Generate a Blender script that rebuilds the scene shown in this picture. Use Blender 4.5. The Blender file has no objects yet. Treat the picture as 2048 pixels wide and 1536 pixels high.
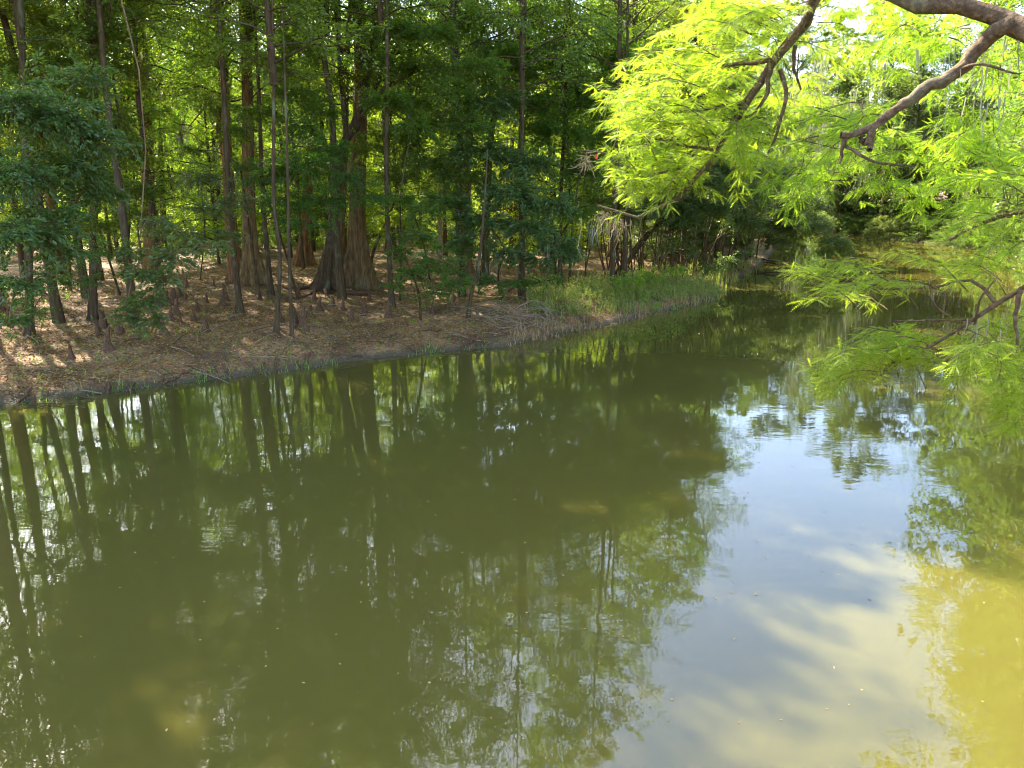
import bpy, math
import numpy as np
from mathutils import Vector
R = math.radians
scene = bpy.context.scene
# ------------------------------------------------------------------ camera
CAM_H, PITCH, F = 5.0, R(14.16), 1538.0
cd = bpy.data.cameras.new('camera'); cam = bpy.data.objects.new('camera', cd)
scene.collection.objects.link(cam); scene.camera = cam
cam.location = (0, 0, CAM_H); cam.rotation_euler = (math.pi/2 - PITCH, 0, 0)
cd.sensor_width = 36; cd.lens = 36*F/2048; cd.clip_start = .05; cd.clip_end = 3000
# ------------------------------------------------------------------ light
SUN_EL, SUN_AZ = R(42.5), R(-38)
w = bpy.data.worlds.new("World"); scene.world = w; w.use_nodes = True
wn = w.node_tree.nodes; wl = w.node_tree.links
sky = wn.new('ShaderNodeTexSky'); sky.sky_type = 'NISHITA'; sky.sun_disc = False
sky.sun_elevation = SUN_EL; sky.sun_rotation = SUN_AZ; sky.dust_density = 1.7; sky.air_density = .87; sky.ozone_density = .6
wl.new(sky.outputs[0], wn['Background'].inputs[0]); wn['Background'].inputs[1].default_value = .15
sl = bpy.data.lights.new('sun', 'SUN'); sl.energy = 5.0; sl.angle = R(.5); sl.color = (1, .90, .70)
so = bpy.data.objects.new('sun', sl); scene.collection.objects.link(so)
SD = Vector((math.sin(SUN_AZ)*math.cos(SUN_EL), math.cos(SUN_AZ)*math.cos(SUN_EL), math.sin(SUN_EL)))
so.rotation_euler = SD.to_track_quat('Z', 'Y').to_euler(); so.location = SD*200
scene.view_settings.view_transform = 'Standard'; scene.view_settings.look = 'None'
scene.view_settings.exposure = 2.7; scene.view_settings.gamma = 1
cy = scene.cycles
cy.max_bounces = 11; cy.diffuse_bounces = 5; cy.glossy_bounces = 3; cy.transmission_bounces = 8; cy.filter_width = 1.1
cy.use_denoising = True; cy.caustics_reflective = False; cy.caustics_refractive = False
cy.sample_clamp_indirect = 6
try: cy.denoiser = 'OPENIMAGEDENOISE'
except Exception: pass
# ------------------------------------------------------------------ helpers
rng = np.random.default_rng(7)
CP, SP = math.cos(PITCH), math.sin(PITCH)
def ray(u, v):
    yc = -(v-768)/F
    return np.array([(u-1024)/F, CP + SP*yc, -SP + CP*yc])
def atY(u, v, Y):
    r = ray(u, v); t = Y/r[1]; return np.array([0, 0, CAM_H]) + r*t
def atz(u, v, z=0.0):
    r = ray(u, v); t = (z-CAM_H)/r[2]; return np.array([0, 0, CAM_H]) + r*t

def tag(o, label=None, cat=None, group=None, kind=None):
    if label: o['label'] = label
    if cat: o['category'] = cat
    if group: o['group'] = group
    if kind: o['kind'] = kind
    return o
def link(name, me, mat=None, parent=None, loc=None, rz=0, sc=None):
    o = bpy.data.objects.new(name, me); scene.collection.objects.link(o)
    if me is not None and mat is not None and not me.materials: me.materials.append(mat)
    if parent is not None: o.parent = parent
    if loc is not None: o.location = loc
    if rz: o.rotation_euler = (0, 0, rz)
    if sc is not None: o.scale = (sc, sc, sc) if np.isscalar(sc) else sc
    return o
def mesh(name, V, FL, smooth=False):
    V = np.asarray(V, dtype=np.float32).reshape(-1, 3)
    me = bpy.data.meshes.new(name)
    me.vertices.add(len(V)); me.vertices.foreach_set('co', V.ravel())
    FL = [np.asarray(f, dtype=np.int32) for f in FL if len(f)]
    nl = sum(f.size for f in FL); npoly = sum(len(f) for f in FL)
    me.loops.add(nl); me.loops.foreach_set('vertex_index', np.concatenate([f.ravel() for f in FL]))
    st = []; a = 0
    for f in FL:
        st.append(a + np.arange(len(f))*f.shape[1]); a += f.size
    me.polygons.add(npoly); me.polygons.foreach_set('loop_start', np.concatenate(st).astype(np.int32))
    me.polygons.foreach_set('use_smooth', np.full(npoly, bool(smooth)))
    me.update(calc_edges=True)
    return me
class MB:
    """collects vertex / face arrays"""
    def __init__(s): s.V = []; s.F = {}; s.n = 0
    def add(s, V, Fs):
        V = np.asarray(V, float).reshape(-1, 3)
        for f in (Fs if isinstance(Fs, list) else [Fs]):
            s.F.setdefault(f.shape[1], []).append(f + s.n)
        s.V.append(V); s.n += len(V)
    def mesh(s, name, smooth=False, origin=None):
        V = np.concatenate(s.V)
        if origin is not None: V = V - np.asarray(origin)
        return mesh(name, V, [np.concatenate(f) for f in s.F.values()], smooth)
def nrm(a): return a/np.maximum(np.linalg.norm(a, axis=-1, keepdims=True), 1e-9)
def tubes(P, Rr, sides=5):
    """P (N,K,3), Rr (N,K) -> verts, quads"""
    P = np.asarray(P, float); Rr = np.asarray(Rr, float); N, K, _ = P.shape
    T = nrm(np.gradient(P, axis=1)); avg = nrm(P[:, -1]-P[:, 0])
    ref = np.where(np.abs(avg[:, 2:3]) > .8, np.array([[1., 0, 0]]), np.array([[0., 0, 1.]]))
    A = nrm(np.cross(T, ref[:, None, :])); B = np.cross(T, A)
    th = np.arange(sides)/sides*2*math.pi
    ring = A[:, :, None, :]*np.cos(th)[None, None, :, None] + B[:, :, None, :]*np.sin(th)[None, None, :, None]
    V = P[:, :, None, :] + ring*Rr[:, :, None, None]
    idx = np.arange(N*K*sides).reshape(N, K, sides)
    a = idx[:, :-1, :]; b = idx[:, 1:, :]
    F_ = np.stack([a, np.roll(a, -1, 2), np.roll(b, -1, 2), b], -1).reshape(-1, 4)
    return V.reshape(-1, 3), F_
def smooth_path(pts, K):
    """Catmull-Rom resample of a polyline"""
    p = np.asarray(pts, float); n = len(p)
    if n == 2: return p[0] + (p[1]-p[0])*np.linspace(0, 1, K)[:, None]
    q = np.vstack([2*p[0]-p[1], p, 2*p[-1]-p[-2]])
    d = np.concatenate([[0], np.cumsum(np.linalg.norm(np.diff(p, axis=0), axis=1))]); d /= d[-1]
    s = np.linspace(0, 1, K); i = np.clip(np.searchsorted(d, s, side='right')-1, 0, n-2)
    t = ((s-d[i])/np.maximum(d[i+1]-d[i], 1e-9))[:, None]
    p0, p1, p2, p3 = q[i], q[i+1], q[i+2], q[i+3]
    return .5*((2*p1)+(-p0+p2)*t+(2*p0-5*p1+4*p2-p3)*t*t+(-p0+3*p1-3*p2+p3)*t**3)
def leaves(C, D, Nn, L, W, hexa=False, fold=.12):
    """leaf faces: C base points, D directions, Nn normals, L lengths, W widths"""
    D = nrm(D); S = nrm(np.cross(D, Nn)); U = np.cross(S, D)
    L = np.asarray(L)[:, None]; W = np.asarray(W)[:, None]; n = len(C)
    if hexa:
        V = np.stack([C, C+D*L*.3+S*W*.45+U*W*fold, C+D*L*.68+S*W*.4+U*W*fold*.6, C+D*L-U*L*.1,
                      C+D*L*.68-S*W*.4+U*W*fold*.6, C+D*L*.3-S*W*.45+U*W*fold], 1)
        i = np.arange(n)[:, None]*6
        return V.reshape(-1, 3), np.concatenate([i+np.array([[0, 1, 2, 3]]), i+np.array([[0, 3, 4, 5]])])
    V = np.stack([C, C+D*L*.45+S*W*.5+U*W*fold, C+D*L-U*L*.08, C+D*L*.45-S*W*.5+U*W*fold], 1)
    return V.reshape(-1, 3), np.arange(n*4).reshape(n, 4)
def rnd_unit(r, n): return nrm(r.normal(size=(n, 3)))
def sprays(r, S, D, L, m, leafL, droop=.25, flat=.75, spread=.33, hexa=False, twr=.006, aspect=.5, mbL=None, mbT=None):
    """N twigs with m leaves each, laid out in rough planes"""
    S = np.asarray(S); D = nrm(np.asarray(D)); L = np.asarray(L); N = len(S)
    t = np.linspace(0, 1, 4)[None, :, None]
    P = S[:, None, :] + D[:, None, :]*L[:, None, None]*t
    P[:, :, 2] -= (droop*L)[:, None]*t[..., 0]**2
    P += r.normal(size=P.shape)*L[:, None, None]*.03*t
    if mbT is not None:
        mbT.add(*tubes(P, np.linspace(1, .35, 4)[None, :]*np.full((N, 1), twr), 3))
    tt = r.uniform(.12, 1.02, (N, m))
    C = S[:, None, :] + D[:, None, :]*(L[:, None]*tt)[..., None]
    C[..., 2] -= (droop*L)[:, None]*tt**2
    side = nrm(np.cross(D, np.array([0, 0, 1.])) + 1e-6)
    lat = r.choice([-1., 1.], (N, m))*r.uniform(.05, 1, (N, m))*spread*L[:, None]*(1.15-tt*.8)
    C = C + side[:, None, :]*lat[..., None]
    C[..., 2] += r.normal(size=(N, m))*L[:, None]*.06 - np.abs(lat)*.2
    LD = D[:, None, :]*1.0 + side[:, None, :]*(np.sign(lat)*r.uniform(.2, 1.3, (N, m)))[..., None]
    LD = LD + r.normal(size=LD.shape)*.35; LD[..., 2] -= .25
    NN = np.array([0, 0, 1.])*flat + r.normal(size=LD.shape)*(1.05-flat)
    n = N*m
    ll = leafL*r.uniform(.6, 1.2, n)
    V, Fq = leaves(C.reshape(-1, 3), LD.reshape(-1, 3), nrm(NN.reshape(-1, 3)), ll, ll*aspect*r.uniform(.8, 1.15, n), hexa)
    mbL.add(V, Fq)
def fronds(r, C, D, Nn, L, W, mb, pairs=9):
    """feathery compound leaves: each a rachis of opposite narrow needles"""
    n = len(C); D = nrm(D); S = nrm(np.cross(D, Nn)); U = np.cross(S, D)
    k = np.arange(pairs)/(pairs-1)
    sag = -.12*L[:, None]*k**2
    base = C[:, None, :] + D[:, None, :]*(L[:, None]*(.08+.92*k))[..., None]; base[..., 2] += sag
    prof = np.sin(np.pi*(.12+.80*k))**.7
    half = (L/pairs*.36)[:, None, None]
    for sgn in (-1, 1):
        ln = (W[:, None]*.5*prof)[..., None]
        tip = base + (S[:, None, :]*sgn*.88 + D[:, None, :]*.42 + U[:, None, :]*.12)*ln
        V = np.stack([base - D[:, None, :]*half, base + D[:, None, :]*half, tip], 2)
        mb.add(V, np.arange(n*pairs*3).reshape(-1, 3))
# ------------------------------------------------------------------ materials
def new_mat(name):
    m = bpy.data.materials.new(name); m.use_nodes = True
    return m, m.node_tree.nodes, m.node_tree.links, m.node_tree.nodes['Principled BSDF']
def ramp(n, stops):
    r_ = n.new('ShaderNodeValToRGB'); e = r_.color_ramp.elements
    while len(e) < len(stops): e.new(.5)
    for q, (p, c) in zip(e, stops): q.position = p; q.color = (*c, 1)
    return r_
def leaf_mat(name, cols, trans, fac=.5, rough=.38, spec=.5):
    m, n, l, b = new_mat(name)
    g = n.new('ShaderNodeNewGeometry'); cr = ramp(n, [(i/(len(cols)-1), c) for i, c in enumerate(cols)])
    oi = n.new('ShaderNodeObjectInfo'); hs = n.new('ShaderNodeHueSaturation')
    mr = n.new('ShaderNodeMapRange'); mr.inputs[3].default_value = .478; mr.inputs[4].default_value = .522
    l.new(oi.outputs['Random'], mr.inputs[0]); l.new(mr.outputs[0], hs.inputs[0])
    l.new(g.outputs['Random Per Island'], cr.inputs[0]); l.new(cr.outputs[0], hs.inputs['Color'])
    l.new(hs.outputs[0], b.inputs['Base Color'])
    b.inputs['Roughness'].default_value = rough; b.inputs['Specular IOR Level'].default_value = spec
    tr = n.new('ShaderNodeBsdfTranslucent')
    mx = n.new('ShaderNodeMix'); mx.data_type = 'RGBA'; mx.blend_type = 'MULTIPLY'; mx.inputs[0].default_value = 1
    l.new(hs.outputs[0], mx.inputs[6]); mx.inputs[7].default_value = (*trans, 1)
    l.new(mx.outputs[2], tr.inputs[0])
    ms = n.new('ShaderNodeMixShader'); ms.inputs[0].default_value = fac
    l.new(b.outputs[0], ms.inputs[1]); l.new(tr.outputs[0], ms.inputs[2])
    l.new(ms.outputs[0], n['Material Output'].inputs[0])
    return m
def bark_mat(name, c0, c1, c2, sx=9, sz=1.1, bump=.5, lichen=.0):
    m, n, l, b = new_mat(name)
    tc = n.new('ShaderNodeTexCoord'); mp = n.new('ShaderNodeMapping'); mp.inputs['Scale'].default_value = (sx, sx, sz)
    l.new(tc.outputs['Object'], mp.inputs[0])
    no = n.new('ShaderNodeTexNoise'); no.inputs['Scale'].default_value = 1.6; no.inputs['Detail'].default_value = 7
    no.inputs['Roughness'].default_value = .65; l.new(mp.outputs[0], no.inputs[0])
    cr = ramp(n, [(.28, c0), (.5, c1), (.72, c2)]); l.new(no.outputs[0], cr.inputs[0])
    n2 = n.new('ShaderNodeTexNoise'); n2.inputs['Scale'].default_value = 1.3; n2.inputs['Detail'].default_value = 5
    l.new(tc.outputs['Object'], n2.inputs[0])
    r2 = ramp(n, [(.55, (0, 0, 0)), (.68, (1, 1, 1))]); l.new(n2.outputs[0], r2.inputs[0])
    mm = n.new('ShaderNodeMath'); mm.operation = 'MULTIPLY'; mm.inputs[1].default_value = lichen; l.new(r2.outputs[0], mm.inputs[0])
    mx = n.new('ShaderNodeMix'); mx.data_type = 'RGBA'; l.new(mm.outputs[0], mx.inputs[0])
    l.new(cr.outputs[0], mx.inputs[6]); mx.inputs[7].default_value = (.20, .24, .15, 1)
    l.new(mx.outputs[2], b.inputs['Base Color'])
    bp = n.new('ShaderNodeBump'); bp.inputs['Strength'].default_value = bump; bp.inputs['Distance'].default_value = .03
    l.new(no.outputs[0], bp.inputs['Height']); l.new(bp.outputs[0], b.inputs['Normal'])
    b.inputs['Roughness'].default_value = .85; b.inputs['Specular IOR Level'].default_value = .25
    return m
M = {}
M['leaf'] = leaf_mat('broadleaf', [(.05, .10, .02), (.08, .145, .027), (.12, .19, .035)], (3.3, 2.9, .8), .55)
M['leaf_blue'] = leaf_mat('glossy leaf', [(.06, .105, .03), (.09, .14, .038), (.13, .185, .052)], (2.2, 2.1, .6), .45, .33, .7)
M['leaf_dark'] = leaf_mat('maple leaf', [(.058, .10, .019), (.08, .135, .024), (.11, .175, .032)], (2.0, 2.4, .8), .5, .45, .4)
M['leaf_lime'] = leaf_mat('sunny leaf', [(.10, .17, .02), (.14, .22, .028), (.19, .27, .04)], (3.0, 2.6, .8), .6)
M['leaf_far'] = leaf_mat('far leaf', [(.05, .09, .025), (.085, .14, .035), (.13, .185, .05)], (2.2, 2.1, .9), .5)
M['cypress'] = leaf_mat('cypress needle', [(.10, .205, .025), (.14, .25, .03), (.185, .30, .045), (.21, .275, .05)], (2.3, 2.15, .65), .62, .5, .3)
M['weed'] = leaf_mat('weed blade', [(.10, .18, .03), (.16, .25, .05), (.26, .30, .10), (.38, .32, .16)], (1.8, 1.8, .8), .45, .5, .3)
M['litter'] = leaf_mat('dry leaf', [(.10, .046, .010), (.26, .137, .031), (.39, .225, .058), (.50, .34, .12)], (.6, .5, .4), .15, .7, .2)
M['dead'] = leaf_mat('dead leaf', [(.26, .17, .07), (.40, .28, .13), (.5, .4, .22)], (1, .8, .6), .35, .6, .2)
M['moss'] = leaf_mat('hanging moss', [(.16, .17, .12), (.24, .25, .18), (.30, .29, .21)], (1, 1, .9), .3, .9, .1)
M['bark'] = bark_mat('cypress bark', (.05, .03, .012), (.16, .097, .038), (.30, .20, .09), lichen=.35)
M['bark_dark'] = bark_mat('dark bark', (.028, .019, .009), (.075, .049, .023), (.14, .10, .055), lichen=.45)
M['bark_red'] = bark_mat('red bark', (.07, .03, .012), (.20, .095, .04), (.34, .19, .09))
M['bark_pale'] = bark_mat('pale bark', (.18, .12, .08), (.34, .25, .17), (.48, .38, .28))
M['limb'] = bark_mat('limb bark', (.035, .02, .011), (.095, .058, .032), (.22, .15, .09), sx=14, sz=14, bump=.8, lichen=.35)
M['knee'] = bark_mat('knee bark', (.035, .018, .009), (.11, .055, .03), (.24, .14, .08), sx=16, sz=5)
M['dead_wood'] = bark_mat('bleached wood', (.13, .09, .055), (.26, .19, .12), (.42, .32, .22), sx=10, sz=10)

# ground
m, n, l, b = new_mat('ground')
tc = n.new('ShaderNodeTexCoord'); geo = n.new('ShaderNodeNewGeometry')
no = n.new('ShaderNodeTexNoise'); no.inputs['Scale'].default_value = 9; no.inputs['Detail'].default_value = 10; no.inputs['Roughness'].default_value = .7
l.new(tc.outputs['Object'], no.inputs[0])
cr = ramp(n, [(.3, (.09, .044, .015)), (.5, (.23, .125, .045)), (.7, (.38, .23, .09))]); l.new(no.outputs[0], cr.inputs[0])
vo = n.new('ShaderNodeTexVoronoi'); vo.inputs['Scale'].default_value = 16; l.new(tc.outputs['Object'], vo.inputs[0])
vm = n.new('ShaderNodeMix'); vm.data_type = 'RGBA'; vm.blend_type = 'OVERLAY'; vm.inputs[0].default_value = .3
l.new(cr.outputs[0], vm.inputs[6]); l.new(vo.outputs['Color'], vm.inputs[7])
ds = n.new('ShaderNodeHueSaturation'); ds.inputs['Saturation'].default_value = .95; l.new(vm.outputs[2], ds.inputs['Color'])
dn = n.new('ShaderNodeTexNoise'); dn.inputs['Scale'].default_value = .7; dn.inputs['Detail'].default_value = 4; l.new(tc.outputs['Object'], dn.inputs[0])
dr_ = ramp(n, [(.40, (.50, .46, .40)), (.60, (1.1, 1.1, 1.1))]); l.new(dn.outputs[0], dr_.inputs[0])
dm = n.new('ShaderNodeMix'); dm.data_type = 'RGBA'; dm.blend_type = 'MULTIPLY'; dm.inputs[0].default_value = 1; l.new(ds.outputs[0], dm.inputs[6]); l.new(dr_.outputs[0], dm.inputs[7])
sp = n.new('ShaderNodeSeparateXYZ'); l.new(geo.outputs['Position'], sp.inputs[0])
ad = n.new('ShaderNodeMath'); ad.operation = 'MULTIPLY_ADD'; ad.inputs[1].default_value = .16; l.new(no.outputs[0], ad.inputs[0]); l.new(sp.outputs[2], ad.inputs[2])
mr = n.new('ShaderNodeMapRange'); mr.inputs[1].default_value = .13; mr.inputs[2].default_value = .26; l.new(ad.outputs[0], mr.inputs[0])
mx = n.new('ShaderNodeMix'); mx.data_type = 'RGBA'; l.new(mr.outputs[0], mx.inputs[0])
mx.inputs[6].default_value = (.075, .052, .026, 1); l.new(dm.outputs[2], mx.inputs[7]); l.new(mx.outputs[2], b.inputs['Base Color'])
b.inputs['Roughness'].default_value = .85
bp = n.new('ShaderNodeBump'); bp.inputs['Strength'].default_value = .8; bp.inputs['Distance'].default_value = .04
l.new(vo.outputs['Distance'], bp.inputs['Height']); l.new(bp.outputs[0], b.inputs['Normal'])
M['ground'] = m
# water: murky scattering body under a glossy, faintly rippled surface
m, n, l, b = new_mat('river water')
b.inputs['Base Color'].default_value = (.084, .075, .016, 1)
b.inputs['Subsurface Weight'].default_value = 1
b.inputs['Subsurface Radius'].default_value = (1, .9, .5); b.inputs['Subsurface Scale'].default_value = .30
b.inputs['Roughness'].default_value = .015; b.inputs['IOR'].default_value = 1.56
tc = n.new('ShaderNodeTexCoord'); mp = n.new('ShaderNodeMapping'); mp.inputs['Scale'].default_value = (.55, 1.3, 1)
mp.inputs['Rotation'].default_value = (0, 0, R(-15))
l.new(tc.outputs['Object'], mp.inputs[0])
w1 = n.new('ShaderNodeTexNoise'); w1.inputs['Scale'].default_value = 3.2; w1.inputs['Detail'].default_value = 3; l.new(mp.outputs[0], w1.inputs[0])
w2 = n.new('ShaderNodeTexNoise'); w2.inputs['Scale'].default_value = .35; w2.inputs['Detail'].default_value = 2; l.new(tc.outputs['Object'], w2.inputs[0])
r2 = ramp(n, [(.42, (.12, .12, .12)), (.66, (1, 1, 1))]); l.new(w2.outputs[0], r2.inputs[0])
mu = n.new('ShaderNodeMath'); mu.operation = 'MULTIPLY'; l.new(w1.outputs[0], mu.inputs[0]); l.new(r2.outputs[0], mu.inputs[1])
bp = n.new('ShaderNodeBump'); bp.inputs['Strength'].default_value = .075; bp.inputs['Distance'].default_value = .035
l.new(mu.outputs[0], bp.inputs['Height']); l.new(bp.outputs[0], b.inputs['Normal'])
M['water'] = m
# ------------------------------------------------------------------ river and ground
lp = [(0, 812), (300, 775), (560, 742), (740, 718), (880, 705), (1010, 694), (1120, 668), (1230, 645), (1330, 622), (1430, 598), (1440, 572), (1500, 548), (1535, 515), (1560, 490)]
LS = np.array([(-60, -60), (-60, 0), (-35, 8), (-21, 13.4)] + [tuple(atz(*p)[:2]) for p in lp] + [(29, 86), (27, 100), (14, 120), (-10, 145)])
RS = np.array([(16, 152), (26, 125), (36, 103), (38.5, 88), (40, 76), (41, 61), (34, 49.5), (27, 39), (22, 31), (18, 22), (16.5, 5), (22, -60)])
POLY = np.vstack([LS, RS])
def shore_dist(x, y):
    """signed distance to the river's edge, positive on land"""
    p = np.stack([x, y], -1).reshape(-1, 2); best = np.full(len(p), 1e9); inside = np.zeros(len(p), bool)
    n_ = len(POLY)
    for i in range(n_):
        a = POLY[i]; c = POLY[(i+1) % n_]; e = c-a
        t = np.clip(((p-a)@e)/(e@e), 0, 1); d = np.linalg.norm(p-a-t[:, None]*e, axis=1); best = np.minimum(best, d)
        cond = ((a[1] > p[:, 1]) != (c[1] > p[:, 1]))
        xi = a[0] + (p[:, 1]-a[1])/(e[1] if abs(e[1]) > 1e-9 else 1e-9)*e[0]
        inside ^= cond & (p[:, 0] < xi)
    return np.where(inside, -best, best).reshape(np.shape(x))
_ph = rng.uniform(0, 6.28, 24); _k = rng.normal(size=(24, 2)); _k /= np.linalg.norm(_k, axis=1)[:, None]; _f = np.geomspace(.12, 5, 24)
def wob(x, y):
    s = 0
    for i in range(24): s = s + np.sin((x*_k[i, 0]+y*_k[i, 1])*_f[i]*2+_ph[i])*(.12/(_f[i]**.75))
    return s
def wob2(x, y):
    s = 0
    for i in range(10, 24): s = s + np.sin((x*_k[i, 0]+y*_k[i, 1])*_f[i]*2+_ph[i])*.5/(_f[i]/_f[10])**.5
    return s*.4
def height(x, y):
    x = np.asarray(x, float); y = np.asarray(y, float)
    b2 = wob2(x, y); d = shore_dist(x, y) + b2*.22; wd = np.clip(.45+.5*wob2(y+7, x-3), .12, 1.2)
    up = .17*np.clip(d/wd, 0, 1)**.8 + .28*np.clip(d/2.2, 0, 1) + .35*np.clip((d-1)/10, 0, 1)
    n_ = wob(x*1.7, y*1.7)*.10*np.clip(d/3, 0, 1)
    return np.where(d > 0, up + n_, np.maximum(-1.4, d*.7))
def ground_pt(u, v):
    z = .3
    for _ in range(12):
        p = atz(u, v, z); z = .5*z + .5*max(0, float(height(p[0], p[1])))
    p = atz(u, v, z); p[2] = float(height(p[0], p[1])); return p
def axis_(lo, a, c, hi, fine, coarse):
    mid = np.arange(a, c, fine)
    L_ = a - np.geomspace(fine, a-lo, coarse)[::-1]; H_ = c + np.geomspace(fine, hi-c, coarse)
    return np.concatenate([L_, mid, H_])
gx = axis_(-900, -34, 34, 900, .17, 60); gy = axis_(-900, 11, 60, 900, .17, 60)
GX, GY = np.meshgrid(gx, gy, indexing='ij'); GZ = height(GX, GY)
nx, ny = GX.shape; idx = np.arange(nx*ny).reshape(nx, ny)
Fg = np.stack([idx[:-1, :-1], idx[1:, :-1], idx[1:, 1:], idx[:-1, 1:]], -1).reshape(-1, 4)
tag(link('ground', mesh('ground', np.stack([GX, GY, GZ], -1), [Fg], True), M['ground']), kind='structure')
# water body: a closed slab so light can scatter in it
xs = np.array([-61., 48.]); ys = np.array([-61., 155.])
wv = [(x, y, z) for z in (0., -3.) for y in ys for x in xs]
wf = np.array([[0, 1, 3, 2], [4, 6, 7, 5], [0, 4, 5, 1], [2, 3, 7, 6], [0, 2, 6, 4], [1, 5, 7, 3]])
tag(link('water', mesh('water', wv, [wf]), M['water']), kind='structure')
# ------------------------------------------------------------------ trees
def trunk_tube(mb, path, rad, flare=0, flare_h=1.0, lobes=7, seed=0, sides=30, K=32):
    """a trunk along path with a fluted, buttressed base"""
    r = np.random.default_rng(seed)
    P = smooth_path(path, K); s = np.linspace(0, 1, K)
    # crowd the rings near the base
    PP = smooth_path(path, 400); q = s**1.7; P = PP[np.minimum((q*399).astype(int), 399)]
    hgt = P[:, 2]-P[0, 2]
    rr = np.interp(q, np.linspace(0, 1, len(rad)), rad)
    th = np.arange(sides)/sides*2*math.pi
    ph = r.uniform(0, 6.28)
    fl = np.exp(-np.clip(hgt, 0, None)/flare_h*2.2)
    lob = .5+.5*np.cos(lobes*th+ph+.6*np.sin(2*th+ph))
    Rr = rr[:, None]*(1+.06*np.sin(3*th+ph)[None, :]) + flare*fl[:, None]*(.12+.95*lob[None, :]**1.4)
    Rr = Rr*(1 + r.normal(size=Rr.shape)*.035)
    T = nrm(np.gradient(P, axis=0)); A = nrm(np.cross(T, np.array([0, 1., 0]))); B = np.cross(T, A)
    V = P[:, None, :] + (A[:, None, :]*np.cos(th)[None, :, None] + B[:, None, :]*np.sin(th)[None, :, None])*Rr[..., None]
    V[0, :, 2] -= .35
    idx = np.arange(K*sides).reshape(K, sides); a = idx[:-1]; b_ = idx[1:]
    mb.add(V, np.stack([a, np.roll(a, -1, 1), np.roll(b_, -1, 1), b_], -1).reshape(-1, 4))
def crown_proto(name, seed, H, rad, nb, nsub, m, leafL, mat, z_low=0., shape='oval', rise=.5, flat=.7, barkmat=None, tw=.045, stem_r=.12):
    """crown around a local vertical stem 0..H. returns (wood mesh, leaf mesh)"""
    r = np.random.default_rng(seed); mw = MB(); ml = MB()
    lean = r.normal(size=2)*.25
    zt = np.linspace(0, 1, 8); P = np.stack([lean[0]*np.sin(zt*3)*zt, lean[1]*np.sin(zt*2.4)*zt, zt*H], -1)
    mw.add(*tubes(P[None], (stem_r*(1-zt*.9))[None], 7))
    t = (np.arange(nb)+r.uniform(0, 1, nb))/nb; z = z_low + t*(H-z_low)*.97
    az = np.arange(nb)*2.399 + r.normal(size=nb)*.4
    if shape == 'oval': pr = np.sqrt(np.clip(1-((t-.42)/.62)**2, .06, 1))
    elif shape == 'cone': pr = (1-t)*.85+.15
    else: pr = np.sqrt(np.clip(1-t**3, .1, 1))
    L = rad*pr*r.uniform(.55, 1.12, nb)
    el = rise*r.uniform(.3, 1.3, nb)*(1 if shape != 'cone' else .4) + .25*(t-.3)
    D = np.stack([np.cos(az)*np.cos(el), np.sin(az)*np.cos(el), np.sin(el)], -1)
    k = np.linspace(0, 1, 6)[None, :, None]
    S0 = np.stack([np.interp(z, zt*H, P[:, 0]), np.interp(z, zt*H, P[:, 1]), z], -1)
    BP = S0[:, None, :] + D[:, None, :]*L[:, None, None]*k
    BP[:, :, 2] -= (.18*L)[:, None]*k[..., 0]**2
    BP += r.normal(size=BP.shape)*.05*L[:, None, None]*k
    mw.add(*tubes(BP, tw*(L/rad*.7+.3)[:, None]*np.linspace(1, .25, 6)[None, :], 4))
    # sub-branches
    ts = r.uniform(.25, 1, (nb, nsub)); f = ts*5; i0 = np.minimum(f.astype(int), 4); fr = (f-i0)[..., None]
    bi = np.arange(nb)[:, None]
    S1 = BP[bi, i0]*(1-fr)+BP[bi, i0+1]*fr
    sd = nrm(np.cross(D, [0, 0, 1.]))[:, None, :]
    D1 = D[:, None, :] + sd*(r.choice([-1, 1], (nb, nsub))*r.uniform(.3, 1.4, (nb, nsub)))[..., None] + r.normal(size=(nb, nsub, 3))*np.array([.3, .3, .25 if flat > .75 else .6])
    L1 = L[:, None]*.38*r.uniform(.6, 1.2, (nb, nsub)) + .25
    sprays(r, S1.reshape(-1, 3), D1.reshape(-1, 3), L1.ravel(), m, leafL, mbL=ml, mbT=mw, flat=flat, twr=.008)
    return mw.mesh(name+'_wood', True), ml.mesh(name+'_leaf')
PR = {}
PR['broad1'] = crown_proto('b1', 1, 14, 4.8, 56, 9, 64, .122, M['leaf'], flat=.45)
PR['broad2'] = crown_proto('b2', 2, 13, 4.4, 52, 9, 64, .122, M['leaf'], shape='dome', flat=.45)
PR['broad3'] = crown_proto('b3', 3, 15, 4.0, 54, 8, 64, .122, M['leaf'], shape='oval', rise=.8, flat=.45)
PR['cyp1'] = crown_proto('c1', 4, 14, 4.0, 66, 8, 60, .12, M['leaf'], shape='cone', flat=.8)
PR['under1'] = crown_proto('u1', 5, 7, 2.8, 38, 7, 56, .13, M['leaf_lime'], shape='dome', rise=.5)
PR['under2'] = crown_proto('u2', 6, 9, 3.2, 44, 7, 56, .13, M['leaf'], shape='oval', rise=.4)
PR['far1'] = crown_proto('f1', 8, 17, 5.2, 58, 9, 66, .22, M['leaf_far'], shape='oval', rise=.6)
PR['far2'] = crown_proto('f2', 9, 15, 4.6, 54, 9, 66, .22, M['leaf_far'], shape='cone', rise=.8)
PR['low1'] = crown_proto('l1', 10, 3.4, 2.4, 26, 6, 44, .15, M['leaf_far'], shape='dome', rise=.6, stem_r=.05)
def crown(parent, key, loc, rz, sc, leafmat, barkmat):
    wm, lm = PR[key]
    a = link('crown', lm, None, parent, loc, rz, sc); b_ = link('branches', wm, None, a)
    for o, mt in ((a, leafmat), (b_, barkmat)):
        if not o.data.materials: o.data.materials.append(mt)
        o.material_slots[0].link = 'OBJECT'; o.material_slots[0].material = mt
    return a
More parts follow.
